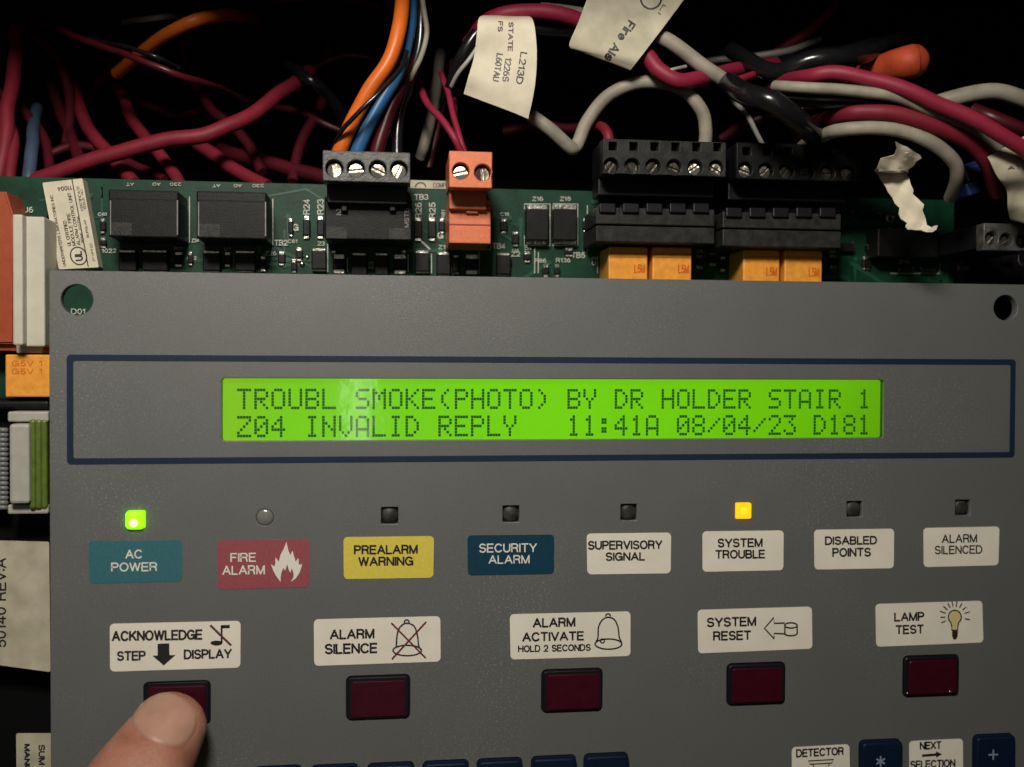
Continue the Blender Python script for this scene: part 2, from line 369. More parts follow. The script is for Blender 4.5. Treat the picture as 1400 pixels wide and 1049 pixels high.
def screen_mat():
    m = mat('lcd_backlight', (.02, .06, .004), .25)
    nt = m.node_tree; N = nt.nodes; p = N['Principled BSDF']
    gm = N.new('ShaderNodeNewGeometry'); nz = N.new('ShaderNodeTexNoise'); nz.inputs['Scale'].default_value = .55; nz.inputs['Detail'].default_value = 1
    nt.links.new(gm.outputs['Position'], nz.inputs['Vector'])
    sx = N.new('ShaderNodeSeparateXYZ'); nt.links.new(gm.outputs['Position'], sx.inputs[0])
    ad = N.new('ShaderNodeMath'); ad.operation = 'MULTIPLY_ADD'; ad.inputs[1].default_value = 2.6; nt.links.new(nz.outputs['Fac'], ad.inputs[0]); nt.links.new(sx.outputs[0], ad.inputs[2])
    mr = N.new('ShaderNodeMapRange'); mr.inputs[1].default_value = -4.6; mr.inputs[2].default_value = 7.6; nt.links.new(ad.outputs[0], mr.inputs[0])
    cr = N.new('ShaderNodeValToRGB'); e = cr.color_ramp.elements
    e[0].position = 0; e[0].color = (.29, .70, .012, 1); e[1].position = 1; e[1].color = (.155, .50, .004, 1)
    for q, c in ((.16, (.225, .80, .006, 1)), (.5, (.235, .86, .006, 1)), (.82, (.20, .70, .005, 1))):
        n_ = e.new(q); n_.color = c
    nt.links.new(mr.outputs[0], cr.inputs[0]); nt.links.new(cr.outputs[0], p.inputs['Emission Color'])
    p.inputs['Emission Strength'].default_value = .74
    return m
M['screen'] = screen_mat()
def pane_mat():
    m = bpy.data.materials.new('clear_window'); m.use_nodes = True; nt = m.node_tree; N = nt.nodes
    for n in list(N): N.remove(n)
    out = N.new('ShaderNodeOutputMaterial'); mix = N.new('ShaderNodeMixShader'); tr = N.new('ShaderNodeBsdfTransparent'); gl = N.new('ShaderNodeBsdfGlossy')
    gl.inputs['Roughness'].default_value = .07; lw = N.new('ShaderNodeFresnel'); lw.inputs['IOR'].default_value = 1.5
    gm = N.new('ShaderNodeNewGeometry'); nz = N.new('ShaderNodeTexNoise'); nz.inputs['Scale'].default_value = 5; b = N.new('ShaderNodeBump'); b.inputs['Strength'].default_value = .03; b.inputs['Distance'].default_value = .05
    nt.links.new(gm.outputs['Position'], nz.inputs['Vector']); nt.links.new(nz.outputs['Fac'], b.inputs['Height'])
    nt.links.new(b.outputs[0], gl.inputs['Normal']); nt.links.new(lw.outputs[0], mix.inputs[0]); nt.links.new(tr.outputs[0], mix.inputs[1]); nt.links.new(gl.outputs[0], mix.inputs[2]); nt.links.new(mix.outputs[0], out.inputs[0])
    return m
M['pane'] = pane_mat()
def skin_mat():
    m = mat('skin', (.44, .19, .115), .52, bump=.4, bscale=22, sss=.3, spec=.4)
    nt = m.node_tree; N = nt.nodes; p = N['Principled BSDF']
    gm = N.new('ShaderNodeNewGeometry')
    n1 = N.new('ShaderNodeTexNoise'); n1.inputs['Scale'].default_value = 1.4; n1.inputs['Detail'].default_value = 5
    mx = N.new('ShaderNodeMix'); mx.data_type = 'RGBA'; mx.inputs[6].default_value = (.31, .118, .076, 1); mx.inputs[7].default_value = (.43, .205, .146, 1)
    nt.links.new(gm.outputs['Position'], n1.inputs['Vector']); mr = N.new('ShaderNodeMapRange'); mr.inputs[1].default_value = .35; mr.inputs[2].default_value = .65
    nt.links.new(n1.outputs['Fac'], mr.inputs[0]); nt.links.new(mr.outputs[0], mx.inputs[0]); nt.links.new(mx.outputs[2], p.inputs['Base Color'])
    vo = N.new('ShaderNodeTexVoronoi'); vo.feature = 'DISTANCE_TO_EDGE'; vo.inputs['Scale'].default_value = 11
    wv = N.new('ShaderNodeMapRange'); wv.inputs[2].default_value = .12; mp = N.new('ShaderNodeMapping'); mp.inputs['Scale'].default_value = (.6, 1, 1.5)
    nt.links.new(gm.outputs['Position'], mp.inputs['Vector']); nt.links.new(mp.outputs[0], vo.inputs['Vector']); nt.links.new(vo.outputs['Distance'], wv.inputs[0])
    b2 = N.new('ShaderNodeBump'); b2.inputs['Strength'].default_value = .35; b2.inputs['Distance'].default_value = .012
    old = p.inputs['Normal'].links[0].from_socket; nt.links.new(old, b2.inputs['Normal']); nt.links.new(wv.outputs[0], b2.inputs['Height']); nt.links.new(b2.outputs[0], p.inputs['Normal'])
    return m
M['skin'] = skin_mat()

YB = 1.5            # front of the circuit board
# ------------------------------------------------------------------ cabinet (black steel box round everything)
cab = thing('metal_cabinet', 'black painted steel cabinet box behind all the wires', 'cabinet', (0, 9, -14))
bm = bmesh.new(); add_box(bm, -20, 22, 9.0, 9.2, -16, 12.5); mesh_obj('back_panel', bm, M['cabinet'], cab, (0, 9, 0))
for x in (-20.2, 22):
    bm = bmesh.new(); add_box(bm, x, x + .2, -4, 9.2, -16, 12.5); mesh_obj('side_panel', bm, M['cabinet'], cab, (x, 4, 0))
bm = bmesh.new(); add_box(bm, -20.2, 22.2, -4, -3.8, 10.45, 12.7); add_box(bm, -20.2, 22.2, -3.8, 9.2, 12.5, 12.7); mesh_obj('top_panel', bm, M['cabinet'], cab, (0, 4, 11.5))  # unseen front lip, brought forward and lowered to shade the deep wires
bm = bmesh.new(); add_box(bm, -20.2, 22.2, -.5, 9.2, -16.2, -16); mesh_obj('bottom_panel', bm, M['cabinet'], cab, (0, 4, -16))

# ------------------------------------------------------------------ control panel
cp = thing('control_panel', 'grey alarm control panel with green text display and rows of buttons', 'control panel', (0, 0, -9))
tl = U(65, 372); bl = U(71, 1049)
PX0 = (tl.x + bl.x) / 2; PZ1 = (U(65, 372).z + U(1400, 387).z) / 2
PX1 = 9.35; PZ0 = -9.0
holes = []
hl = U(105, 410); hr = U(1375, 421)
holes.append(circ(hl.x, hl.z, .255, 32)); holes.append(circ(hr.x, hr.z, .235, 32))
sx0, sx1, sz0, sz1 = prect(303, 518.5, 1208, 601, 0)
holes.append(rrect(sx0, sx1, sz0, sz1, .05, 3))
LEDX = [2.1 * (i - 3.5) for i in range(8)]
for i, x in enumerate(LEDX):
    if i == 1: holes.append(circ(x, 0, .145, 24))
    else: holes.append(rrect(x - .145, x + .145, -.145, .145, .015, 2))
BT = [(195, 931, 289, 994), (472, 923, 562, 984), (740, 914, 824, 974), (994, 906, 1073, 964), (1235, 897, 1310, 951)]
BR = []
for b in BT:
    x0, x1, z0, z1 = prect(*b, 0); BR.append(((x0 + x1) / 2, (z0 + z1) / 2))
bw = sum((prect(*b, 0)[1] - prect(*b, 0)[0]) for b in BT[1:]) / 4; bh = sum((prect(*b, 0)[3] - prect(*b, 0)[2]) for b in BT[1:]) / 4
for x, z in BR: holes.append(rrect(x - bw / 2, x + bw / 2, z - bh / 2, z + bh / 2, .09, 4))
KEYS = [(380, 1047), (457.5, 1045), (534.5, 1042.5), (609.5, 1039.5), (683, 1036.5), (757, 1033), (828.5, 1029.5)]
KR = []
for px, py in KEYS:
    p = U(px, py); KR.append((p.x, p.z - .42))
KR.append((U(1202.5, 1040).x, U(1202.5, 1011).z - .42)); KR.append((U(1357, 1036).x, U(1357, 1003.5).z - .42))
kw, kh = .80, .84
for x, z in KR: holes.append(rrect(x - kw / 2, x + kw / 2, z - kh / 2, z + kh / 2, .09, 4))
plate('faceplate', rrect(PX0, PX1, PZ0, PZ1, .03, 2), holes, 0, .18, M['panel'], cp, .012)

PR = -.004
# border line
ou = rrect(-8.45, 8.36, .918, 2.74, .07, 4); inn = rrect(-8.345, 8.255, 1.023, 2.635, .03, 4)
bm = bmesh.new()
A = [bm.verts.new((x, PR, z)) for x, z in ou]; B = [bm.verts.new((x, PR, z)) for x, z in inn]
for i in range(len(A)):
    j = (i + 1) % len(A); f = bm.faces.new((A[i], A[j], B[j], B[i]))
bmesh.ops.recalc_face_normals(bm, faces=bm.faces); mesh_obj('border_line', bm, M['navy'], cp, (0, 0, 1.8))

# display
disp_loc = Vector(((sx0 + sx1) / 2, .1, (sz0 + sz1) / 2))
bm = bmesh.new(); add_box(bm, sx0 - .1, sx1 + .1, .13, .30, sz0 - .08, sz1 + .08, .01)
disp = mesh_obj('display', bm, M['screen'], cp, disp_loc)
FONT = {
'A': '01110 10001 10001 10001 11111 10001 10001', 'B': '11110 10001 10001 11110 10001 10001 11110', 'D': '11100 10010 10001 10001 10001 10010 11100',
'E': '11111 10000 10000 11110 10000 10000 11111', 'H': '10001 10001 10001 11111 10001 10001 10001', 'I': '01110 00100 00100 00100 00100 00100 01110',
'K': '10001 10010 10100 11000 10100 10010 10001', 'L': '10000 10000 10000 10000 10000 10000 11111', 'M': '10001 11011 10101 10101 10001 10001 10001',
'N': '10001 10001 11001 10101 10011 10001 10001', 'O': '01110 10001 10001 10001 10001 10001 01110', 'P': '11110 10001 10001 11110 10000 10000 10000',
'R': '11110 10001 10001 11110 10100 10010 10001', 'S': '01111 10000 10000 01110 00001 00001 11110', 'T': '11111 00100 00100 00100 00100 00100 00100',
'U': '10001 10001 10001 10001 10001 10001 01110', 'V': '10001 10001 10001 10001 10001 01010 00100', 'Y': '10001 10001 10001 01010 00100 00100 00100',
'Z': '11111 00001 00010 00100 01000 10000 11111', '(': '00010 00100 01000 01000 01000 00100 00010', ')': '01000 00100 00010 00010 00010 00100 01000',
'0': '01110 10001 10011 10101 11001 10001 01110', '1': '00100 01100 00100 00100 00100 00100 01110', '2': '01110 10001 00001 00010 00100 01000 11111',
'3': '11111 00010 00100 00010 00001 10001 01110', '4': '00010 00110 01010 10010 11111 00010 00010', '8': '01110 10001 10001 01110 10001 10001 01110',
'/': '00000 00001 00010 00100 01000 10000 00000', ':': '00000 01100 01100 00000 01100 01100 00000'}
YD = .122
lx0 = U(324, 560, YD).x; lx1 = U(1190, 560, YD).x
pitch = (lx1 - lx0 + .0) / (40 - 1 / 6.0)
def rowz(a, b): return (U(325, a, YD).z + U(1188, b, YD).z) / 2
for s, zt, zb in (('TROUBL SMOKE(PHOTO) BY DR HOLDER STAIR 1', rowz(530, 533.5), rowz(560, 559)), ('Z04 INVALID REPLY   11:41A 08/04/23 D181', rowz(567, 568.5), rowz(597.5, 595.5))):
    bm = bmesh.new(); dx = pitch / 6.0; dz = (zt - zb) / 7
    for i, ch in enumerate(s):
        if ch == ' ': continue
        for r, row in enumerate(FONT[ch].split()):
            for c, bit in enumerate(row):
                if bit == '1':
                    x = lx0 + i * pitch + c * dx; z = zt - r * dz
                    flat(bm, [(x + dx * .05, YD, z - dz * .06), (x + dx * .95, YD, z - dz * .06), (x + dx * .95, YD, z - dz * .94), (x + dx * .05, YD, z - dz * .94)])
    mesh_obj('lettering', bm, M['dots'], disp, (0, YD, zt))
bm = bmesh.new(); add_box(bm, sx0 + .002, sx1 - .002, .02, .035, sz0 + .002, sz1 - .002); mesh_obj('window_pane', bm, M['pane'], disp, disp_loc)

# status lamps
for i, x in enumerate(LEDX):
    if i in (0, 5):
        bm = bmesh.new()
        if i == 0:
            add_box(bm, x - .165, x + .145, -.10, .2, -.165, .145, .075, 4)
            o = mesh_obj('indicator_lamp', bm, M['led_green'], cp, (x, 0, 0)); 
            bm = bmesh.new(); bmesh.ops.create_uvsphere(bm, u_segments=16, v_segments=10, radius=.075); bmesh.ops.translate(bm, verts=bm.verts, vec=(x - .02, -.07, -.05))
            mesh_obj('bulb', bm, M['led_core'], o, (x, 0, 0), 180); o['label'] = 'lit yellow green lamp above AC POWER'
        else:
            add_box(bm, x - .142, x + .142, -.045, .2, -.142, .142, .03, 3)
            o = mesh_obj('indicator_lamp', bm, M['led_amber'], cp, (x, 0, 0)); o['label'] = 'lit amber lamp above SYSTEM TROUBLE'
            bm = bmesh.new(); bmesh.ops.create_uvsphere(bm, u_segments=16, v_segments=10, radius=.085); bmesh.ops.scale(bm, vec=(1, .3, 1), verts=bm.verts); bmesh.ops.translate(bm, verts=bm.verts, vec=(x, -.03, 0))
            mesh_obj('bulb', bm, M['led_amber_core'], o, (x, 0, 0), 180)
    elif i == 1:
        bm = bmesh.new(); bmesh.ops.create_uvsphere(bm, u_segments=24, v_segments=16, radius=.142); bmesh.ops.scale(bm, vec=(1, .32, 1), verts=bm.verts)
        bmesh.ops.translate(bm, verts=bm.verts, vec=(x, .02, 0)); o = mesh_obj('indicator_lamp', bm, M['milky'], cp, (x, 0, 0), 180); o['label'] = 'unlit round clear lamp above FIRE ALARM'
    else:
        bm = bmesh.new(); add_box(bm, x - .16, x + .16, .10, .3, -.16, .16)
        o = mesh_obj('indicator_lamp', bm, M['rim'], cp, (x, .1, 0))
        bm = bmesh.new(); bmesh.ops.create_uvsphere(bm, u_segments=20, v_segments=12, radius=.15); bmesh.ops.scale(bm, vec=(1, .5, 1), verts=bm.verts)
        bmesh.ops.translate(bm, verts=bm.verts, vec=(x, .085, 0)); mesh_obj('bulb', bm, M['clear'], o, (x, .1, 0), 180)

# printed labels
def qrr(q, Y, r=.1):
    """rounded quadrilateral from four spots of the photograph (TL TR BR BL)"""
    a, b, c, d = [U(p[0], p[1], Y) for p in q]
    wd = (b - a).length; hh = (d - a).length; out = []
    for x, z in rrect(0, wd, 0, hh, r, 5):
        u, v = x / wd, z / hh
        p = (d * (1 - u) + c * u) * (1 - v) + (a * (1 - u) + b * u) * v
        out.append((p.x, p.z))
    return out
YT = -.0105
def label(q, material, texts, ink, bold=.19):
    bm = bmesh.new(); prism(bm, qrr(q, -.006, .075), -.006, .004)
    c = sum((U(p[0], p[1]) for p in q), Vector()) / 4
    o = mesh_obj('label', bm, material, cp, c)
    sl = (q[1][1] - q[0][1]) / (q[1][0] - q[0][0])
    for t, x0, x1, y0, y1 in texts:
        b2 = bmesh.new(); ptext(b2, t, x0, x1, y0, y1, YT, sl * .9, bold); mesh_obj('lettering', b2, ink, o, c)
    return o, c
def icon(o, c, name, shapes, m, Y=YT):
    bm = bmesh.new()
    for s in shapes:
        if s[0] == 'line':
            ribbon(bm, [U(p[0], p[1], Y) for p in s[2]], s[1] * cmpx(700, 850), s[3] if len(s) > 3 else False)
        else:
            flat(bm, [U(p[0], p[1], Y) for p in s[1]])
    return mesh_obj(name, bm, m, o, c)
def zz(pts, ox, oy, k): return [(ox + x / k, oy + y / k) for x, y in pts]
def arc(cx, cy, rx, ry, a0, a1, n=20): return [(cx + rx * math.cos(R(a0 + (a1 - a0) * k / n)), cy + ry * math.sin(R(a0 + (a1 - a0) * k / n))) for k in range(n + 1)]

label([(121, 740), (249.5, 738.5), (249, 795.5), (122, 798)], M['teal'], [('AC', 171.5, 194.5, 751.5, 764), ('POWER', 152, 215, 769, 781.5)], M['whiteink'], .15)
o, c = label([(296.5, 739), (423.5, 737), (423, 803), (298, 806)], M['red'], [('FIRE', 315, 350, 756, 768.5), ('ALARM', 304, 362, 773, 786)], M['whiteink'], .15)
k = 3.085
outer = [(258, 419), (238, 392), (226, 368), (217, 344), (232, 354), (236, 340), (236, 314), (250, 334), (258, 304), (270, 282), (283, 250), (290, 284), (299, 306), (308, 286), (316, 314), (322, 334), (333, 316), (335, 346), (349, 345), (338, 380), (322, 404), (302, 418), (313, 398), (312, 378), (305, 362), (299, 380), (292, 366), (286, 344), (277, 372), (270, 360), (262, 378), (258, 398)]
bm = bmesh.new(); FP = [U(300 + x / k, 660 + y / k, YT) for x, y in outer]; vs = [bm.verts.new(p) for p in FP]
for t in tessellate_polygon([[Vector((p.x, p.z, 0)) for p in FP]]):
    f = bm.faces.new([vs[i] for i in t]); f.normal_update()
    if f.normal.y > 0: f.normal_flip()
mesh_obj('flame_symbol', bm, M['whiteink'], o, c)
label([(469.5, 734.5), (593.4, 733), (592.5, 790), (470, 792)], M['yellow'], [('PREALARM', 484, 571, 745, 758), ('WARNING', 490, 565, 761, 774)], M['ink'])
label([(639, 732.2), (757.8, 731), (757.5, 785), (639.5, 787)], M['darkteal'], [('SECURITY', 655, 734, 743, 755.5), ('ALARM', 668, 724, 759, 771)], M['whiteink'], .15)
label([(802, 729.7), (917.6, 728.3), (917, 784), (803, 785.5)], M['cream'], [('SUPERVISORY', 803.8, 905.5, 739, 751.5), ('SIGNAL', 828, 882, 755, 767)], M['ink'])
label([(960.4, 726.6), (1071.5, 725.4), (1071, 779.7), (960.5, 782)], M['cream'], [('SYSTEM', 981, 1042.5, 736, 748.5), ('TROUBLE', 978, 1046, 751.7, 764)], M['ink'])
label([(1113, 724.5), (1222.5, 723), (1222, 777), (1113.6, 779)], M['cream'], [('DISABLED', 1128, 1199, 733, 745), ('POINTS', 1138, 1190.5, 749, 761.5)], M['ink'])
label([(1262.5, 722), (1366.5, 720), (1365, 773), (1263, 775.5)], M['cream'], [('ALARM', 1287.7, 1335.7, 730.4, 742.4), ('SILENCED', 1278, 1343, 745.8, 757.6)], M['ink'], .155)

o, c = label([(150, 853), (329, 849), (328.6, 913), (150.5, 918.5)], M['cream'], [('ACKNOWLEDGE', 153, 276.6, 861.5, 876), ('STEP', 160, 199, 890, 903.5), ('DISPLAY', 251.5, 316.7, 887.5, 901)], M['ink'])
icon(o, c, 'arrow_symbol', [('poly', [(215.4, 880.3), (231.4, 879.8), (231.6, 895.8), (215.6, 896.2)]), ('poly', [(208.5, 896.6), (240, 895.6), (223.8, 910)])], M['ink'])
icon(o, c, 'note_symbol', [('poly', arc(296, 879.3, 8.2, 3.4, 0, 340, 18)), ('line', 2.4, [(303, 879), (303, 855)]), ('line', 4.2, [(302, 857.2), (314, 856.6)])], M['ink'])
icon(o, c, 'slash_line', [('line', 2.8, [(287.5, 855), (316, 882.5)])], M['mauveink'], YT - .003)
o, c = label([(429, 847), (602, 842.6), (602.5, 904.6), (429.5, 910.6)], M['cream'], [('ALARM', 451, 511.7, 860, 874), ('SILENCE', 444, 516, 879.5, 894)], M['ink'])
def bell(ox, oy, k, dome, el, knob, extra=()):
    d = smooth_path([Vector((x, y, 0)) for x, y in dome], 6); d = [(p.x, p.y) for p in d]
    return [('line', 2.0, zz(d, ox, oy, k)), ('line', 2.0, zz(arc(*el, 0, 354, 32), ox, oy, k), True), ('line', 1.9, zz(arc(knob[0], knob[1], 10, 9, 160, 380, 12), ox, oy, k))] + list(extra)
icon(o, c, 'bell_symbol', bell(300, 660, 3.085, [(746, 690), (750, 640), (763, 608), (790, 593), (820, 605), (834, 640), (841, 690), (850, 704)], (792, 708, 60, 22), (790, 588)), M['ink'])
icon(o, c, 'cross_symbol', [('line', 2.1, [(300 + 725 / k, 660 + 592 / k), (300 + 870 / k, 660 + 740 / k)])], M['redink'], YT - .003)
icon(o, c, 'cross_symbol', [('line', 2.1, [(300 + 872 / k, 660 + 587 / k), (300 + 727 / k, 660 + 745 / k)])], M['redink'], YT - .005)
o, c = label([(697, 840), (862, 836), (862, 897), (698, 902)], M['cream'], [('ALARM', 728.5, 786.5, 844.5, 857.8), ('ACTIVATE', 714, 798.5, 863.7, 876.7), ('HOLD 2 SECONDS', 708.4, 807.5, 881.4, 891)], M['ink'])
k = 3.28
icon(o, c, 'bell_symbol', bell(620, 660, k, [(640, 712), (648, 695), (650, 650), (666, 617), (693, 604), (722, 615), (738, 650), (743, 692), (754, 716)], (695, 724, 60, 23), (693, 597), [('line', 1.8, zz(arc(668, 710, 9, 9, 0, 340, 12), 620, 660, k), True)]), M['ink'])
o, c = label([(953.8, 834), (1110, 829.5), (1110.7, 887), (954.5, 893.5)], M['cream'], [('SYSTEM', 966.3, 1033.7, 843.7, 857), ('RESET', 975, 1027, 862.5, 875.6)], M['ink'])
k = 3.043
icon(o, c, 'arrow_symbol', [('line', 2.1, zz([(405, 645), (360, 646), (359, 622), (320, 667), (361, 711), (360, 688), (405, 690)], 940, 640, k)),
    ('line', 2.0, zz(arc(430, 655, 26, 11, 0, 350, 24), 940, 640, k), True), ('line', 2.0, zz([(405, 655), (405, 690)] + arc(430, 688, 26, 10, 175, 5, 14) + [(456, 655)], 940, 640, k))], M['ink'])
o, c = label([(1197, 826), (1343, 821.5), (1344.5, 878.5), (1198, 884.5)], M['cream'], [('LAMP', 1222.6, 1263.7, 837, 849.5), ('TEST', 1224.5, 1263, 854.3, 867)], M['ink'])
gl = zz(arc(1112, 620, 27, 28, 130, 410, 24) + [(1125, 655), (1124, 675), (1100, 675), (1099, 655)], 940, 640, k)
icon(o, c, 'bulb_symbol', [('poly', gl)], M['bulb'])
icon(o, c, 'bulb_outline', [('line', 1.8, gl, True)] + [('line', 1.6, zz([(1112 + r0 * math.cos(R(a)), 618 + r0 * math.sin(R(a))), (1112 + r1 * math.cos(R(a)), 618 + r1 * math.sin(R(a)))], 940, 640, k)) for a, r0, r1 in
    ((-205, 42, 62), (-183, 40, 60), (-160, 40, 66), (-138, 40, 64), (-118, 42, 62), (-100, 42, 64), (-82, 40, 64), (-62, 42, 64), (-40, 42, 62), (-18, 42, 66), (12, 42, 64))], M['ink'], YT - .002)
icon(o, c, 'bulb_base', [('poly', zz([(1100, 675), (1125, 675), (1124, 700), (1117, 713), (1107, 713), (1101, 700)], 940, 640, k))], M['brownink'], YT - .003)
o, c = label([(1082.5, 1022), (1161.5, 1017.5), (1162, 1076), (1083, 1081)], M['cream'], [('DETECTOR', 1088.6, 1153.4, 1022.8, 1034.2)], M['ink'])
k = 3.5
icon(o, c, 'detector_symbol', [('line', 1.6, zz([(368, 492), (490, 485), (480, 502), (376, 508)], 1000, 900, k), True), ('line', 1.6, zz([(390, 508), (396, 530), (464, 526), (468, 503)], 1000, 900, k))], M['ink'])
o, c = label([(1243, 1013.5), (1316.5, 1010), (1317, 1066), (1243.5, 1071)], M['cream'], [('NEXT', 1257.7, 1287, 1013.8, 1024.6), ('SELECTION', 1244.5, 1306, 1039, 1050)], M['ink'])
icon(o, c, 'arrow_symbol', [('line', 3.6, zz([(912, 467), (980, 461)], 1000, 900, k)), ('poly', zz([(978, 446), (1008, 459), (980, 476)], 1000, 900, k))], M['ink'])

# push buttons
for i, (x, z) in enumerate(BR):
    press = .05 if i == 0 else 0
    bm = bmesh.new(); prism(bm, rrect(x - bw / 2 + .006, x + bw / 2 - .006, z - bh / 2 + .006, z + bh / 2 - .006, .085, 4), -.05 + press, .4)
    front = [e for e in bm.edges if all(v.co.y < .0 + press for v in e.verts)]
    bmesh.ops.bevel(bm, geom=front, offset=.035, segments=3, affect='EDGES')
    o = mesh_obj('button', bm, M['rim'], cp, (x, 0, z), 40)
    bm = bmesh.new(); prism(bm, rrect(x - bw / 2 + .085, x + bw / 2 - .075, z - bh / 2 + .055, z + bh / 2 - .075, .05, 4), -.075 + press, .1)
    front = [e for e in bm.edges if all(v.co.y < -.06 + press for v in e.verts)]
    bmesh.ops.bevel(bm, geom=front, offset=.022, segments=3, affect='EDGES')
    mesh_obj('cap', bm, M['button'], o, (x, 0, z), 40)
    if i == 4:
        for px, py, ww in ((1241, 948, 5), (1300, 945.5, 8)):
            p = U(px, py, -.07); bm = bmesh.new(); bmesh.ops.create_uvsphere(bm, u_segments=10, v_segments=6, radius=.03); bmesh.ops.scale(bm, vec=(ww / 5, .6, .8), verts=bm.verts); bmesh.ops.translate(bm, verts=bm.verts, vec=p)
            mesh_obj('glint_bead', bm, M['solder'], o, p, 180)  # corner glints modelled as small bright metal beads
for i, (x, z) in enumerate(KR):
    bm = bmesh.new(); prism(bm, rrect(x - kw / 2 + .005, x + kw / 2 - .005, z - kh / 2 + .005, z + kh / 2 - .005, .09, 4), -.13, .3)
    front = [e for e in bm.edges if all(v.co.y < -.1 for v in e.verts)]
    bmesh.ops.bevel(bm, geom=front, offset=.05, segments=3, affect='EDGES')
    o = mesh_obj('key', bm, M['key'], cp, (x, 0, z), 40)
    if i >= 7:
        q = U(1204, 1041, -.133) if i == 7 else U(1358, 1032, -.133); bm = bmesh.new(); ns = 3 if i == 7 else 2; rr = .095
        for j in range(ns):
            a = math.pi * j / ns + (math.pi / 2 if i == 7 else 0)
            d = Vector((math.cos(a), 0, math.sin(a))) * rr
            off = Vector((0, -.0012 * j, 0)); ribbon(bm, [q - d + off, q + d + off], .03)
        mesh_obj('symbol', bm, M['keyink'], o, q)

# ------------------------------------------------------------------ circuit board
cb = thing('circuit_board', 'green circuit board with black and amber relays above the grey panel', 'circuit board', (0, YB, 0))
bx1 = U(1304, 350, YB).x; bz1 = (U(0, 244, YB).z + U(800, 258, YB).z) / 2
bm = bmesh.new(); add_box(bm, -11.6, bx1, YB, YB + .16, -8.5, bz1, .01); mesh_obj('board', bm, M['board'], cb, (0, YB, 0))
def pp(bm, px0, py0, px1, py1, h, hb=0, bev=.015): add_pbox(bm, px0, py0, px1, py1, YB - h, YB - hb + .003, bev)
def part(name, boxes, m, bev=.015, parent=None, smooth=None):
    bm = bmesh.new()
    for b in boxes: pp(bm, *b[:4], b[4], b[5] if len(b) > 5 else 0, bev)
    b = boxes[0]; loc = U((b[0] + b[2]) / 2, (b[1] + b[3]) / 2, YB)
    return mesh_obj(name, bm, m, parent or cb, loc)
# copper traces and vias
bm = bmesh.new(); bv = bmesh.new(); YTR = YB - .004
rng = random.Random(3)
zr0 = U(400, 380, YB).z
for i in range(46):
    x = rng.uniform(-10.5, bx1 - .3); z = rng.uniform(zr0 - .2, bz1 - .15); P = [Vector((x, YTR - .0004 * i, z))]
    for s in range(rng.randint(2, 4)):
        q = P[-1].copy(); d = rng.choice(((1, 0), (0, 1), (0, -1), (1, 1), (1, -1), (-1, 0))); l = rng.uniform(.15, .9)
        q.x = min(max(q.x + d[0] * l, -11), bx1 - .15); q.z = min(max(q.z + d[1] * l * .6, zr0 - .5), bz1 - .1); P.append(q)
    ribbon(bm, P, rng.choice((.03, .04, .07)))
    e = P[-1]; ring = circ(e.x, e.z, .05, 12)
    flat(bv, [(x, YTR - .022, z) for x, z in ring])
mesh_obj('copper_traces', bm, M['trace'], cb, (0, YB, 4))['kind'] = 'stuff'
mesh_obj('vias', bv, M['trace'], cb, (0, YB, 4))['kind'] = 'stuff'
# black relays
for x0, y0 in ((150, 259), (270.5, 261)):
    o = part('relay', [(x0, y0 + 13, x0 + 94, y0 + 66, .95), (x0 - 2, y0 + 1, x0 + 94, y0 + 66, .78)], M['black'], .03)
    o['label'] = 'square black relay'
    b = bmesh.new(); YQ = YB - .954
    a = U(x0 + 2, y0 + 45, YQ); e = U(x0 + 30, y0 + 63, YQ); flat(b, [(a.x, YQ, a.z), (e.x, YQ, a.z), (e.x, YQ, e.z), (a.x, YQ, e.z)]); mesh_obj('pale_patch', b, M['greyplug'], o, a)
    for xx in (x0 + 1, x0 + 92.5):
        b = bmesh.new(); ribbon(b, [U(xx, y0 + 15, YQ), U(xx, y0 + 62, YQ)], .02); mesh_obj('pale_edge', b, M['coil'], o, U(xx, y0 + 40, YQ))  # thin grey line down each side edge of the front
# amber relays (each one a box of its own on the board)
for x0, y0, x1, y1 in ((832, 337.5, 885.5, 392), (892, 338, 945.5, 393), (1016, 341.5, 1066, 396), (1072.5, 342.5, 1124, 397)):
    o = part('relay', [(x0, y0, x1, y1, .80)], M['relay'], .025); o['label'] = 'amber relay'
    b = bmesh.new(); YQ = YB - .803
    ribbon(b, [U(x0 + 1, y0 + 9, YQ), U(x1 - 1, y0 + 9.5, YQ)], .02); mesh_obj('moulded_line', b, M['orange'], o, U(x0, y0, YQ))
    b = bmesh.new(); ribbon(b, [U(x0 + 4, y0 + 14, YQ), U(x1 - 3, y0 + 14.4, YQ)], .012); ptext(b, 'L5M', x1 - 18, x1 - 4, y0 + 24, y0 + 36, YQ); mesh_obj('lettering', b, M['w_orange'], o, U(x0, y0, YQ))
o = part('relay', [(7, 485, 70, 543, .80)], M['relay'], .025); o['label'] = 'amber relay beside the left edge of the grey panel'
b = bmesh.new(); YQ = YB - .803
for yy in (497, 508):
    b = bmesh.new(); ptext(b, 'G5V 1', 16, 58, yy - 4, yy + 4, YQ); mesh_obj('lettering', b, M['w_orange'], o, U(30, yy, YQ))
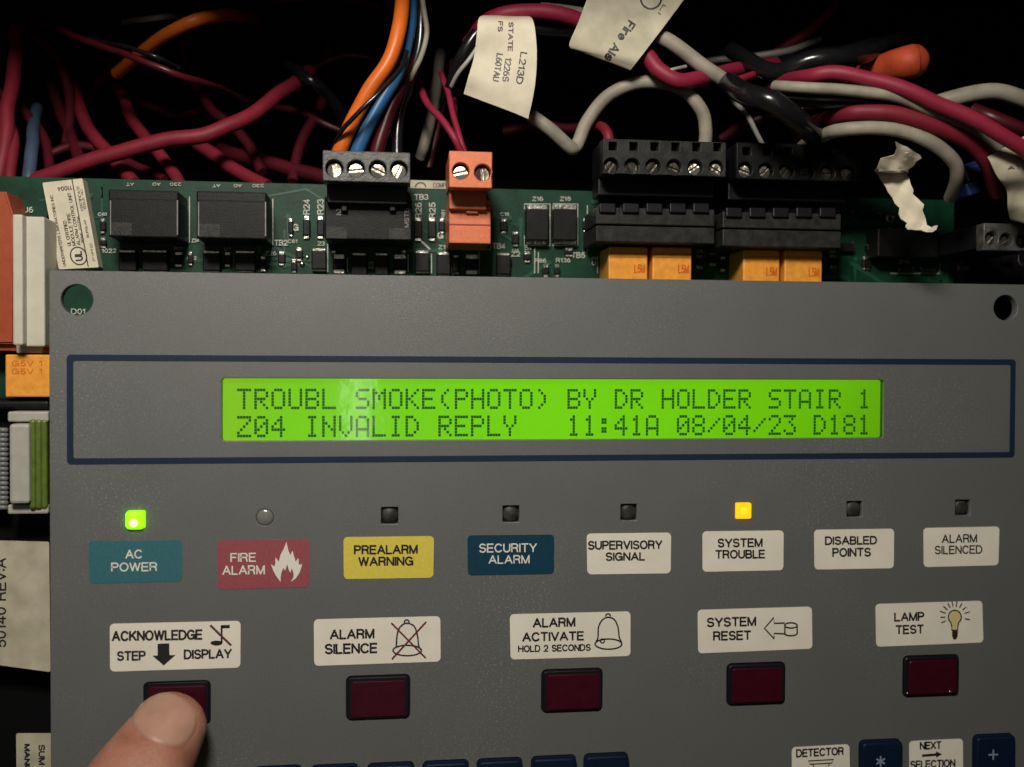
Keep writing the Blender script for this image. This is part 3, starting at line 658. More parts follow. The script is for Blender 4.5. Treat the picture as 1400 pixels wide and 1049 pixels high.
# header sockets under the plugs
def header(px0, py0, px1, py1, h, m, slots=True, ledge=None):
    boxes = [(px0, py0, px1, py1, h)]
    bm = bmesh.new()
    if ledge:
        pp(bm, px0, py0, px1, ledge - 1, h, 0, .02); pp(bm, px0, ledge + 1, px1, py1, h + .05, 0, .02)
    else: pp(bm, px0, py0, px1, py1, h, 0, .025)
    return mesh_obj('header_socket', bm, m, cb, U((px0 + px1) / 2, py1, YB))
h3 = header(444, 270, 563, 328, 1.05, M['black'])
for a, b_ in ((466, 475), (532, 541)):
    b = bmesh.new(); pp(b, a, 252, b_, 289, 1.16, .9, .02); mesh_obj('latch', b, M['rim'], h3, U(a, 270, YB))
b = bmesh.new(); pp(b, 476, 268, 531, 272, 1.14, 0, .01); pp(b, 445, 268, 465, 272, 1.14, 0, .01); pp(b, 542, 268, 562, 272, 1.14, 0, .01); mesh_obj('ridge', b, M['greyplug'], h3, U(500, 270, YB))
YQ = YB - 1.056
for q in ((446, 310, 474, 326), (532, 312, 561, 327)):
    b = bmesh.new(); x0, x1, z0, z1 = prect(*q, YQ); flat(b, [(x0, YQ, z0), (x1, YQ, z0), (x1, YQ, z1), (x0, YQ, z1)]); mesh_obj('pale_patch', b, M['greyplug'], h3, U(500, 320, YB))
b = bmesh.new(); ptext_dir(b, 'MSTB', 556, 298, -90, 26, 6, YQ - .002); mesh_obj('lettering', b, M['coil'], h3, U(556, 300, YB)); b = bmesh.new(); ptext_dir(b, '2', 463, 290, 0, 7, 9, YQ - .002); mesh_obj('lettering', b, M['coil'], h3, U(550, 300, YB))
h5 = header(815, 285, 977, 332, 1.15, M['greyplug'], ledge=309)
for i in range(5):
    b = bmesh.new(); pp(b, 820 + i * 32, 278, 842 + i * 32, 291, 1.22, .9, .02); mesh_obj('notch', b, M['rim'], h5, U(830 + i * 32, 285, YB))
h6 = header(988, 291, 1150, 338, 1.15, M['greyplug'], ledge=314)
for i in range(5):
    b = bmesh.new(); pp(b, 993 + i * 32, 284, 1015 + i * 32, 297, 1.22, .9, .02); mesh_obj('notch', b, M['rim'], h6, U(1000 + i * 32, 290, YB))
# orange header of the two-way terminal
h4 = part('header_socket', [(614, 272, 671, 308, 1.05), (614, 308.6, 671, 333, 1.12)], M['orange'], .02); h4['label'] = 'orange header socket'
b = bmesh.new(); pp(b, 637, 262, 654, 292, 1.13, .3, .02); mesh_obj('latch', b, M['orange'], h4, U(645, 275, YB))
for a, e in ((620, 633), (655, 666)):
    b = bmesh.new(); YQ = YB - 1.055; x0, x1, z0, z1 = prect(a, 281.5, e, 287, YQ); add_box(b, x0, x1, YQ, YQ + .03, z0, z1); mesh_obj('slot', b, M['redink'], h4, U(a, 283, YB))
b = bmesh.new(); ribbon(b, [U(614.5, 281, YQ - .004), U(637, 281, YQ - .004)], .022); ribbon(b, [U(654, 281.5, YQ - .004), U(671, 281.5, YQ - .004)], .022); ribbon(b, [U(614.5, 307.6, YB - 1.056), U(671, 308.2, YB - 1.056)], .03); mesh_obj('groove', b, M['redink'], h4, U(640, 300, YB))

# small surface-mounted parts: body + two bright solder pads
def smd(px0, py0, px1, py1, h=.18, vertical=True, m='black', pad=3):
    o = part('chip', [(px0, py0 + pad * .6, px1, py1 - pad * .6, h)], M[m], .02)
    if vertical: pads = ((px0 + 1, py0 - pad * .4, px1 - 1, py0 + pad), (px0 + 1, py1 - pad, px1 - 1, py1 + pad * .4))
    else: pads = ((px0 - pad * .4, py0 + 1, px0 + pad, py1 - 1), (px1 - pad, py0 + 1, px1 + pad * .4, py1 - 1))
    for p in pads:
        b = bmesh.new(); pp(b, *p, h * .55, 0, .012); mesh_obj('solder_pad', b, M['solder'], o, U(p[0], p[1], YB))
    return o
for q in ((162, 343, 186, 372), (194, 343, 229, 372), (277, 344, 301, 372), (321, 344, 349, 372), (426, 341, 446, 370), (480, 347, 502, 378), (512, 347, 531, 378), (567, 344, 587, 373),
          (597, 346, 616, 377), (619, 350, 629, 374), (679, 347, 698, 377)): smd(*q)
for q in ((414, 297, 424, 325), (433, 297, 443, 325), (566, 299, 577, 328), (585, 299, 596, 328)): smd(*q, h=.10, pad=5)
for q in ((455, 350, 472, 372), (538, 350, 556, 373), (636, 350, 655, 373)): smd(*q, h=.12, pad=6)
for q in ((720, 282, 750, 332), (757, 282, 789, 332)): smd(*q, h=.30, pad=6)
for q in ((742, 362, 751, 378), (758, 363, 766, 378)): smd(*q, h=.08, pad=5)
for q in ((1146, 330, 1168, 346), (1186, 333, 1202, 345), (1228, 364, 1248, 374), (1260, 364, 1280, 374), (1146, 287, 1166, 296), (1180, 289, 1204, 299)): smd(*q, h=.14, pad=3, vertical=False)
b = bmesh.new(); pp(b, 1200, 313, 1283, 352, .5, 0, .03); mesh_obj('relay', b, M['black'], cb, U(1240, 330, YB))['label'] = 'low black relay under the torn paper'
pins = [(1215 + i * 13, 312) for i in range(6)]
for px, py in pins:
    b = bmesh.new(); pp(b, px, py, px + 4, py + 9, .25, 0, .01); mesh_obj('pin', b, M['dimmetal'], cb, U(px, py, YB))
# ring eyelets
for px, py, Yq in ((1217, 299, YB - .2),):
    b = bmesh.new(); c0 = U(px, py, Yq); P = [c0 + Vector((.07 * math.cos(t), 0, .07 * math.sin(t))) for t in [2 * math.pi * i / 16 for i in range(17)]]
    add_tube(b, P, .028, 8); mesh_obj('eyelet', b, M['solder'], cb, c0, 180)
# shiny solder blob
for px, py in ((413, 361), (420, 352), (1148, 294)):
    b = bmesh.new(); bmesh.ops.create_uvsphere(b, u_segments=10, v_segments=8, radius=.05); p = U(px, py, YB - .02); bmesh.ops.translate(b, verts=b.verts, vec=p); mesh_obj('solder_dot', b, M['solder'], cb, p, 180)
# silkscreen
YS = YB - .03
def silk_text(s, cx, cy, wd, hh, ang=0, bold=.17):
    b = bmesh.new(); ptext_dir(b, s, cx, cy, ang, wd, hh, YS, bold); mesh_obj('lettering', b, M['silk'], cb, U(cx, cy, YS))
for a in (('J6', 39, 287, 13, 8), ('AT', 178, 252, 11, 4.5, 180), ('AO', 214, 252, 11, 4.5, 180), ('230', 240, 252, 16, 4.5, 180), ('AT', 296, 254, 11, 4.5, 180), ('AO', 325, 254, 11, 4.5, 180), ('230', 353, 254, 16, 4.5, 180),
          ('1022', 149, 343, 20, 6), ('C22', 262, 353, 13, 5), ('Z24', 267, 329, 10, 5), ('TB2', 384, 332, 18, 8), ('Z26', 370, 346.5, 16, 6), ('G', 404, 311, 8, 10, 0, .22), ('R24', 419, 283, 21, 9, -90), ('R23', 438, 283, 21, 9, -90),
          ('TB3', 576, 269.5, 19, 8), ('R26', 572, 288, 22, 9, -90), ('R25', 591, 288, 22, 9, -90), ('G', 602, 322, 8, 9, 0, .22), ('Z3', 507, 363, 11, 6, -90), ('Z1', 604, 338, 10, 6), ('23', 439, 333, 10, 6),
          ('TB4', 682, 336.5, 18, 8), ('Z2', 705, 347.5, 12, 7), ('Z16', 735, 272, 15, 6), ('Z15', 773, 272, 15, 6), ('TB5', 790.5, 349, 19, 8), ('R86', 739, 356.5, 16, 6), ('R136', 770, 356, 20, 6), ('C3', 812, 357, 12, 6, -90),
          ('-SV', 74, 358, 14, 6), ('+', 68, 333, 5, 5), ('Z14', 1236, 358, 14, 5), ('D01', 107, 426, 20, 8)): silk_text(*a)
b = bmesh.new()
def sline(*pts, wd=.018): ribbon(b, [U(x, y, YS) for x, y in pts], wd)
sline((259, 269), (259, 332)); sline((373, 272), (373, 335)); sline((717, 286), (717, 279), (752, 279), (752, 336), (717, 336), (717, 322)); sline((756, 286), (756, 279), (790, 279), (790, 336), (756, 336), (756, 322))
sline((803, 281), (803, 346)); sline((731, 340), (731, 374)); sline((736, 345), (736, 374)); sline((817, 350), (817, 374)); sline((575, 329), (588, 341), wd=.035); sline((612, 275), (612, 340), (622, 340)); sline((660, 341), (671, 341), (671, 335))
sline((1285, 360), (1285, 374), (1217, 374)); sline((448, 330), (448, 372)); sline((655, 345), (655, 374)); sline((475, 352), (475, 372)); sline((590, 347), (590, 374)); sline((558, 348), (558, 372)); sline((62, 308), (68, 308), wd=.03)
mesh_obj('silkscreen_lines', b, M['silk'], cb, U(700, 330, YS))['kind'] = 'stuff'
# more tiny parts with bright pads, crowded round the sockets
for q in ((394, 300, 401, 322), (404, 340, 414, 356), (452, 332, 460, 345), (548, 334, 556, 345), (600, 300, 608, 318), (684, 300, 694, 318), (700, 318, 710, 336), (690, 352, 700, 366), (716, 345, 726, 358), (772, 340, 784, 350), (797, 300, 806, 316),
          (238, 346, 250, 364), (256, 346, 264, 362), (306, 346, 316, 364), (355, 352, 364, 370), (380, 345, 390, 362), (398, 356, 406, 372), (136, 300, 144, 318), (136, 326, 145, 338), (952, 350, 962, 366), (970, 346, 980, 362), (985, 352, 993, 370), (1135, 350, 1146, 366), (1292, 330, 1300, 344), (1180, 352, 1192, 368)):
    smd(*q, h=.09, pad=4)
for a in (('C61', 400, 330, 13, 5), ('R81', 606, 293, 12, 5, -90), ('C18', 690, 293, 12, 5), ('U4', 705, 343, 9, 5), ('D9', 722, 340, 9, 4.5), ('C40', 140, 293, 12, 5), ('R17', 244, 340, 12, 4.5), ('D7', 311, 341, 9, 4.5), ('C9', 957, 344, 9, 5), ('Q2', 975, 340, 9, 5), ('R44', 1140, 344, 12, 5)): silk_text(*a)
# pale strip label behind the orange terminal
b = bmesh.new(); pp(b, 561, 247, 617, 258, .02, 0, 0); o = mesh_obj('paper_label', b, M['paper2'], cb, U(590, 252, YB)); b = bmesh.new(); ptext(b, 'COMPO', 592, 614, 250, 256.5, YB - .024); mesh_obj('lettering', b, M['ink'], o, U(600, 253, YB)); b = bmesh.new(); ribbon(b, [U(575 + 7 * math.cos(R(a)), 256 - 6 * math.sin(R(a)), YB - .024) for a in range(0, 181, 20)], .025); mesh_obj('emblem', b, M['ink'], o, U(600, 253, YB))
# certificate sticker
q = [(58, 250), (112.5, 244), (135, 365.5), (80.5, 368.5)]; YQ = YB - .30
bm = bmesh.new(); prism(bm, qrr(q, YQ, .02), YQ, YB - .01); st = mesh_obj('paper_label', bm, M['paper'], cb, U(97, 306, YQ)); st['label'] = 'cream certificate label with a circled mark'
A_, B_, C_, D_ = [U(p[0], p[1], YQ - .004) for p in q]
def stk(u, v): return (A_ * (1 - u) + B_ * u) * (1 - v) + (D_ * (1 - u) + C_ * u) * v          # u across, v down
def sttext(s, uc, v0, v1, hw):
    b = bmesh.new(); add_text(b, s, lambda x, y: stk(uc - (y - .5) * hw, v1 + (v0 - v1) * x), .17); mesh_obj('lettering', b, M['ink'], st, U(97, 306, YQ))
sttext('UNDERWRITERS LABORATORIES INC', .16, .15, .97, .075); sttext('UL CERTIFIED', .37, .45, .74, .09); sttext('MODULE FIRE', .49, .37, .74, .09); sttext('ALARM CONTROL UNIT', .61, .14, .74, .09); sttext('SIGNAL SYSTEM', .71, .42, .72, .06)
sttext('CERTIFICATE', .85, .08, .36, .07); sttext('ISSUE NO', .93, .12, .34, .06); sttext('BURGLAR', .87, .46, .66, .06); sttext('FIRE', .91, .72, .93, .06)
b = bmesh.new(); add_text(b, '11004', lambda x, y: stk(.52 - (x - .5) * .36, .09 + (y - .5) * .05), .17); mesh_obj('lettering', b, M['ink'], st, U(97, 306, YQ)); b = bmesh.new()
ribbon(b, [stk(.74, .0 + .99 * t / 8) for t in range(9)], .018); mesh_obj('divider_line', b, M['ink'], st, U(97, 306, YQ)); b = bmesh.new(); ribbon(b, [stk(.55 + .2 * math.cos(R(a)), .86 + .10 * math.sin(R(a))) for a in range(0, 360, 15)], .022, True); mesh_obj('emblem', b, M['ink'], st, U(97, 306, YQ)); b = bmesh.new()
add_text(b, 'UL', lambda x, y: stk(.55 - (y - .5) * .2, .915 - .11 * x), .2); mesh_obj('lettering', b, M['ink'], st, U(97, 306, YQ))

# left edge of the board: white connector, red-orange connector, transformer, black cover with stickers
b = bmesh.new(); add_pbox(b, 17, 293, 31, 472, .35, YB, .03); add_pbox(b, 29, 296, 61, 474, .55, YB, .03); add_pbox(b, 22, 471, 58, 483, .8, YB, .02)
o = mesh_obj('connector', b, M['white'], cb, U(40, 380, YB)); o['label'] = 'tall ivory connector marked J6'
b = bmesh.new()
pts = [(-60, 262), (8, 262), (12, 276), (20, 300), (19, 470), (-60, 470)]; prism(b, [(U(x, y, .7).x, U(x, y, .7).z) for x, y in pts], .7, YB); add_pbox(b, -60, 468, 62, 480, .85, YB, .02)
bmesh.ops.bevel(b, geom=[e for e in b.edges if all(v.co.y < .71 for v in e.verts)], offset=.03, segments=2, affect='EDGES'); mesh_obj('connector', b, M['connred'], cb, U(0, 380, YB))['label'] = 'red orange connector housing left of the ivory one'
b = bmesh.new(); add_pbox(b, -120, 550, 100, 1300, 1.15, YB, .03); add_pbox(b, -120, 546, 64, 560, .9, YB, .02); mesh_obj('black_cover', b, M['cabinet'], cb, U(0, 800, 1.2))
b = bmesh.new(); add_pbox(b, -40, 548, 66, 560, .75, 1.2, .05); mesh_obj('ledge', b, M['black'], cb, U(20, 554, 1))
# transformer
b = bmesh.new(); add_pbox(b, 12, 580, 40, 689, .25, 1.15, .05); tr = mesh_obj('transformer', b, M['greyplastic'], cb, U(30, 630, 1))
for y0, y1 in ((563, 577), (690, 703)):
    b = bmesh.new(); add_pbox(b, 10, y0, 66, y1, .45, 1.15, .03); mesh_obj('flange', b, M['greyplastic'], tr, U(30, y0, 1))
b = bmesh.new()
for px in (44, 52, 60): add_pbox(b, px - 5, 574, px + 4, 696, .35 + .03 * (px - 44) / 8, 1.1, .04)
mesh_obj('tape_wrap', b, M['olive'], tr, U(50, 630, 1))
b = bmesh.new()
for i in range(17):
    y = 588 + i * 6.6; P = [U(-26, y, .8), U(4, y + .3, .62), U(9, y + .5, .72)]; add_tube(b, smooth_path(P, 3), .045, 8)
mesh_obj('winding', b, M['coil'], tr, U(0, 640, .7), 180)
def sticker(q, Y, lab):
    bm = bmesh.new(); prism(bm, qrr(q, Y, .03), Y, Y + .02); s = mesh_obj('paper_label', bm, M['paper2'], cb, U(30, 800, Y)); s['label'] = lab; return s
def curved_label(rows, m, name, parent, thick=.012):
    bm = bmesh.new(); G = []
    for L, Rr, Y0, Y1 in rows:
        G.append([U(L[0] + (Rr[0] - L[0]) * t / 6, L[1] + (Rr[1] - L[1]) * t / 6, Y0 + (Y1 - Y0) * t / 6) for t in range(7)])
    V = [[bm.verts.new(p) for p in r] for r in G]
    for i in range(len(V) - 1):
        for j in range(6): bm.faces.new((V[i][j], V[i + 1][j], V[i + 1][j + 1], V[i][j + 1]))
    return bm
b = bmesh.new(); add_pbox(b, -60, 742, 66, 915, .62, 1.16, .06); blk = mesh_obj('capacitor_block', b, M['cabinet'], cb, U(0, 830, 1))
s = sticker([(-50, 738), (67, 741), (69, 919), (-50, 903)], .59, 'cream paper label printed 50140 REV A'); b = bmesh.new()
ptext_dir(b, '50140 REV:A', 1, 824, -90, 122, 15, .582, .15); mesh_obj('lettering', b, M['ink'], s, U(2, 820, .58))
s = sticker([(22, 1003), (75, 1003), (76, 1110), (23, 1110)], 1.12, 'small cream paper label at the lower left corner'); b = bmesh.new()
ptext_dir(b, 'SUM', 57, 1032, 90, 28, 9, 1.112, .2); mesh_obj('lettering', b, M['ink'], s, U(57, 1030, 1.1)); b = bmesh.new(); ptext_dir(b, 'MANUF', 37, 1040, 90, 46, 8, 1.112, .26); mesh_obj('lettering', b, M['ink'], s, U(40, 1030, 1.1))

# ------------------------------------------------------------------ terminal plugs (lift off the board)
def screw_mesh(name, r, m):
    bm = bmesh.new(); g = r * .20
    for sgn in (1, -1):
        a0 = math.asin(g / r); pts = []
        for k in range(13):
            a = a0 + (math.pi - 2 * a0) * k / 12; pts.append((r * math.cos(a), sgn * r * math.sin(a)))
        prism(bm, pts if sgn > 0 else pts[::-1], -.03, .05)
    bmesh.ops.bevel(bm, geom=[e for e in bm.edges if all(v.co.y < -.02 for v in e.verts)], offset=.012, segments=1, affect='EDGES')
    nf = len(bm.faces); prism(bm, circ(0, 0, r * .98, 20), .012, .06)
    for i_, f_ in enumerate(bm.faces): f_.material_index = 1 if i_ >= nf else 0
    me = bpy.data.meshes.new(name); bmesh.ops.recalc_face_normals(bm, faces=bm.faces); bm.to_mesh(me); bm.free(); me.materials.append(m); me.materials.append(M['ink']); return me
def plug(label_, quad, Yf, Yb, screws, hr, sr, mhouse, mscrew, sq=(), group='screw terminal plugs on the circuit board', depth=.3, step=True):
    px0, py0, px1, py1 = quad
    x0, x1, z0, z1 = prect(*quad, Yf)
    t = thing('terminal_plug', label_, 'terminal block', ((x0 + x1) / 2, Yb, z0), group)
    cs = [U(p[0], p[1], Yf) for p in screws]
    hs = [circ(c.x, c.z, hr, 24) for c in cs]
    for p in sq:
        c = U(p[0], p[1], Yf); hs.append(rrect(c.x - .07, c.x + .07, c.z - .07, c.z + .07, .01, 1))
    plate('housing', rrect(x0, x1, z0, z1, .02, 2), hs, Yf, depth, mhouse, t, .015)
    bm = bmesh.new(); add_box(bm, x0 + .01, x1 - .01, Yf + depth - .01, Yb, z0 + .05, z1 - .01, .02)
    if step: add_box(bm, x0 + .04, x1 - .04, Yf + depth + .25, Yb + .1, z0 - .28, z0 + .1, .02)
    mesh_obj('plug_body', bm, M['rim'] if mhouse is not M['orange'] else M['orange'], t, (x0, Yb, z0))
    me = screw_mesh('screw', sr, mscrew)
    for i, c in enumerate(cs):
        o = inst('screw', me, t, (c.x + .0, Yf + .13, c.z - .02)); o.rotation_euler = (R(rng.uniform(-9, 4)), R(screws[i][2] if len(screws[i]) > 2 else rng.uniform(-60, 60)), R(rng.uniform(-8, 8)))
    return t
plug('charcoal four-screw terminal plug with orange and blue wires above it', (441, 207, 561, 249), -.30, .9, [(457, 230, 80), (486.5, 230.5, -5), (516.5, 231, 25), (545.5, 231.5, -65)], .145, .125, M['plug3'], M['metal'])
plug('small orange two-screw terminal plug', (614, 207, 673, 257), -.25, .9, [(630, 234, -12), (660, 236, 85)], .145, .125, M['orange'], M['metal'])
plug('long black six-screw terminal plug under the white wire arch', (824, 192, 993, 240), -.10, .9, [(836 + 28.7 * i, 226.3 + .65 * i) for i in range(6)], .135, .12, M['greyplug'], M['dimmetal'], [(838 + 28.6 * i, 200 + .3 * i) for i in range(6)])
plug('long black terminal plug right of the six-screw plug', (1007, 197, 1178, 247), -.10, .9, [(1019 + 28.2 * i, 232 + .9 * i) for i in range(6)], .135, .12, M['black'], M['dimmetal'], [(1021 + 28.2 * i, 207 + .3 * i) for i in range(6)])  # darker plastic than the six-screw plug: shade here put into the colour
# second board at the far right with its own terminal
eb = thing('circuit_board', 'dark expansion board at the right edge carrying a three-screw terminal', 'circuit board', (U(1400, 360, 2.0).x, 2.0, U(1400, 360, 2).z))
x0 = U(1325, 300, 2.0).x; bm = bmesh.new(); add_box(bm, x0, x0 + 5, 2.0, 2.15, 1.0, U(1340, 318, 2.0).z, .01); mesh_obj('board', bm, M['rim'], eb, (x0, 2, 2))
for px, py in ((1358, 370), (1372, 352), (1385, 371)):
    b = bmesh.new(); add_pbox(b, px, py, px + 12, py + 8, 1.85, 2.0, .01); mesh_obj('chip', b, M['black'], eb, U(px, py, 2))
for px in (1340,):
    b = bmesh.new(); add_pbox(b, px - 30, 363, px - 14, 371, 1.9, 2.0, .01); mesh_obj('solder_pad', b, M['dimmetal'], eb, U(px, 366, 2))
b = bmesh.new(); c0 = U(1399, 352, -.2); P = [c0 + Vector((.1 * math.cos(t), 0, .13 * math.sin(t))) for t in [2 * math.pi * i / 16 for i in range(17)]]; add_tube(b, P, .03, 8); mesh_obj('eyelet', b, M['solder'], eb, c0, 180)
plug('black terminal plug at the right edge below the crumpled tag', (1345, 306, 1432, 343), -.5, 1.99, [(1356, 326), (1376, 328, -30), (1398, 330), (1419, 332)], .125, .105, M['plug3'], M['metal'], depth=.25, step=False)

# ------------------------------------------------------------------ wires
GW = 'wires in the upper cabinet'
def wire(label_, pts, rpx, m, group=GW, name='wire', dark=None, cap=True):
    """pts = (px, py, Y); rpx = half width seen in the photograph"""
    P = [U(*p) for p in pts]; S = smooth_path(P, 8)
    mid = pts[len(pts) // 2]; r = rpx * cmpx(*mid)
    bm = bmesh.new()
    S = [p + Vector((noise.noise(p * 1.3), 0, noise.noise(p * 1.3 + Vector((9, 3, 1))))) * .04 for p in S]
    add_tube(bm, S, r, 14)
    o = mesh_obj(name, bm, m, None, P[0], 60); tag(o, label_, 'wire', group); return o
W = M
wire('thick red wire sweeping up from the board edge to the right', [(40, 250, 2.3), (62, 242, 2.2), (100, 228, 2.1), (150, 212, 2.0), (220, 194, 1.9), (285, 184, 1.9), (340, 160, 2.2), (385, 126, 2.8), (424, 98, 3.6)], 11, W['w_red'])
wire('thin maroon wire arching left of the orange wire', [(400, 112, 4.2), (430, 92, 4.2), (470, 77, 4.2), (510, 82, 4.2), (540, 100, 4.5)], 5, W['w_darkred'])
wire('red wire standing upright at the left edge', [(-8, 300, 2.4), (0, 235, 2.5), (9, 170, 2.8), (18, 105, 3.4), (22, 40, 4.2)], 10.5, W['w_red'])
wire('short red wire behind the upright one at the left edge', [(16, 270, 2.2), (14, 235, 2.4), (17, 190, 2.8), (8, 140, 3.4)], 8, W['w_red'])
wire('blue wire stub rising from the board near the left edge', [(39, 260, 2.2), (40, 235, 2.3), (43, 205, 2.6), (46, 180, 3.4), (50, 150, 4.6)], 9, W['w_slate'])
wire('orange wire curving across the dark upper left', [(160, 100, 3.8), (195, 72, 2.8), (235, 43, 2.0), (275, 25, 1.9), (318, 21, 2.8), (350, 26, 4.8)], 9, W['w_orange'])
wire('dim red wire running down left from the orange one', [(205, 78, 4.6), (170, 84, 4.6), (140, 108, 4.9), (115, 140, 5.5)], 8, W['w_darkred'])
wire('slim maroon wire crossing the upper left with a bright highlight', [(40, 28, 4), (80, 40, 2.8), (105, 53, 2.3), (150, 66, 2.0), (195, 82, 1.6), (240, 101, 1.6), (285, 115, 2.2), (335, 138, 3.9)], 5, W['w_darkred'])
wire('thin black wire beside the slim maroon wire', [(100, 50, 2.6), (165, 62, 1.8), (210, 75, 1.4), (245, 92, 1.8)], 3.2, W['w_black'])
wire('short grey wire near the top left', [(170, 30, 4.5), (195, 27, 2.6), (235, 23, 2.6), (262, 22, 4.5)], 4, W['w_grey'])
wire('red wire slanting down behind the thick red wire', [(92, 80, 5.5), (103, 130, 4.6), (122, 178, 3.6), (150, 212, 2.9), (184, 250, 2.3)], 9, W['w_red'])
wire('dark red wire slanting left of the red slanted one', [(68, 110, 5.2), (82, 152, 4.4), (98, 190, 3.6), (112, 225, 3.0)], 8, W['w_darkred'])
wire('red wire slanting to the board between the two black relays', [(160, 115, 5.5), (178, 158, 4.2), (203, 192, 3.2), (228, 225, 2.7), (250, 256, 2.2)], 8.5, W['w_red'])
wire('red wire falling right behind the second black relay', [(255, 185, 4.0), (285, 207, 3.2), (320, 231, 2.7), (365, 256, 2.2)], 9.5, W['w_red'])
wire('dark red wire lying low left of the charcoal plug', [(300, 205, 4.4), (350, 218, 3.8), (400, 232, 3.4), (452, 244, 3.0)], 10, W['w_darkred'])
wire('thin dark red wire below the thick red wire end', [(370, 145, 4.5), (405, 152, 4.2), (440, 168, 4.0), (470, 180, 4.0)], 4.5, W['w_darkred'])
wire('dark red wire looping in the dark above the relays', [(185, 135, 5.6), (215, 150, 5.4), (245, 160, 5.4), (280, 150, 5.8)], 6, W['w_darkred'])
# centre bundle
wire('thick orange wire coming down to the charcoal plug', [(548, -40, .6), (549, 0, .4), (546, 40, .2), (531, 82, .15), (504, 126, .2), (482, 165, .3), (463, 206, .4), (458, 225, .5)], 10.5, W['w_orange'])
wire('thin black wire crossing over the orange one', [(556, 70, .3), (546, 98, .05), (522, 126, -.1), (500, 146, -.12), (480, 164, -.05), (466, 178, .1), (452, 205, .5)], 3.4, W['w_black'])
wire('blue wire between the orange and maroon wires', [(560, 0, .8), (557, 48, .6), (546, 92, .5), (524, 135, .45), (504, 170, .45), (488, 206, .5), (484, 225, .55)], 10, W['w_blue'])
wire('maroon wire right of the blue wire', [(568, 10, 1.1), (564, 60, .9), (548, 115, .7), (530, 160, .65), (515, 206, .65), (512, 225, .7)], 9.5, W['w_darkred'])
wire('black wire right of the maroon wire in the centre bundle', [(572, -30, .9), (576, 20, .8), (572, 70, .8), (558, 120, .9), (545, 165, 1.0), (543, 220, .9)], 8, W['w_black'])
wire('slim white wire curving along the centre bundle', [(573, -20, .6), (580, 15, .55), (583, 45, .55), (576, 78, .6), (564, 105, .75), (555, 130, 1.3)], 3.6, W['w_white'])
wire('white wire stub behind the centre bundle', [(604, 70, 3.2), (596, 120, 2.8), (590, 160, 2.5), (580, 195, 2.3), (574, 216, 2.5)], 7.5, W['w_white'])
wire('maroon wire beside the white stub', [(600, 100, 3.4), (604, 150, 2.9), (594, 195, 2.7), (586, 230, 2.7)], 5, W['w_darkred'])
wire('thin red wire entering the orange plug from the left', [(570, 110, 1.6), (582, 138, 1.1), (602, 163, .6), (620, 188, .4), (632, 212, .5)], 5, W['w_crimson'])
wire('thin red wire entering the orange plug from above', [(604, 100, 1.8), (612, 130, 1.2), (622, 168, .8), (630, 195, .6), (637, 214, .6)], 4.2, W['w_crimson'])
wire('thin dark red wire behind the orange plug leads', [(618, 85, 2.4), (620, 130, 1.6), (622, 165, 1.2), (628, 200, 1.0), (640, 220, 1.0)], 4.6, W['w_darkred'])
wire('black wire looping down from the first paper tag', [(690, 36, .9), (655, 44, .8), (630, 78, .9), (616, 118, 1.3), (608, 160, 2.2)], 9, W['w_black'])
wire('grey strand for the highlight along the black loop', [(652, 66, .6), (640, 84, .6), (626, 102, .7), (616, 118, .9)], 3, W['w_grey'])  # thin grey tube stands in for a highlight on the black wire
# tagged cables, upper middle
wire('crimson wire running behind both paper tags', [(640, 60, 1.2), (662, 36, .7), (690, 21, .4), (730, 16, .35), (768, 20, .35), (805, 33, .45), (850, 50, .5), (882, 72, .2), (902, 96, .05), (930, 112, .0), (962, 106, .2), (1000, 96, .9), (1060, 88, 1.6)], 10.5, W['w_crimson'])
wire('black wire running behind both paper tags', [(660, 50, 1.0), (700, 36, .75), (735, 38, .7), (775, 42, .7), (810, 50, .7), (850, 70, .9), (880, 110, 1.8)], 12, W['w_black'])
wire('white wire slanting out from the fire alarm tag', [(740, 14, .8), (772, 17, .7), (800, 20, .7), (850, 28, .5), (893, 46, .2), (935, 72, .1), (972, 98, .1), (1007, 121, .25)], 10, W['w_white'])
wire('short white wire crossing the crimson bend', [(908, 98, .0), (922, 94.5, -.08), (938, 90.5, -.05)], 2.4, W['w_white'])
wire('black wire joining the white wire end', [(1000, 118, .5), (1015, 122, .45), (1040, 128, .8), (1075, 140, 1.5)], 9, W['w_black'])
wire('white wire arching over the six-screw plug', [(726, 158, .7), (752, 177, .65), (776, 200, .7), (785, 203, .8), (793, 192, .85), (806, 165, .8), (832, 133, .65), (868, 115, .5), (905, 115, .4), (938, 127, .35), (960, 153, .3), (964, 180, .35), (962, 205, .45)], 9, W['w_white'])
wire('red wire stub on the six-screw plug', [(800, 172, 1.6), (818, 172, 1.0), (831, 182, .5), (834, 205, .5)], 7, W['w_red'])
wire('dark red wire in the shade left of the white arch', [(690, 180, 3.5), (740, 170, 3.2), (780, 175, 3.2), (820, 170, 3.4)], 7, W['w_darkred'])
# right bundle
wire('red wire rising steeply at the top right', [(1060, 74, 2.3), (1085, 57, 2.0), (1112, 38, 1.9), (1138, 12, 2.2), (1150, -15, 3)], 7, W['w_red'])
wire('grey wire below the steep red wire', [(960, 84, 2.5), (1010, 80, 2.2), (1060, 72, 1.9), (1095, 64, 1.9), (1120, 54, 2.3)], 4.5, W['w_grey'])
wire('glossy black wire with a bright glint at the top right', [(1040, 95, 2.2), (1100, 84, 1.4), (1158, 75, 1.0), (1205, 64, 1.3), (1260, 45, 2.4)], 14, W['w_black'])
wire('upper crimson wire of the right bundle', [(1040, 128, 1.60), (1075, 112, -0.20), (1105, 103, -1.10), (1140, 99, -1.40), (1190, 108, -1.60), (1240, 124, -1.80), (1295, 146, -1.90), (1345, 170, -2.00), (1400, 204, -2.00), (1440, 240, -1.80)], 10, W['w_crimson'])
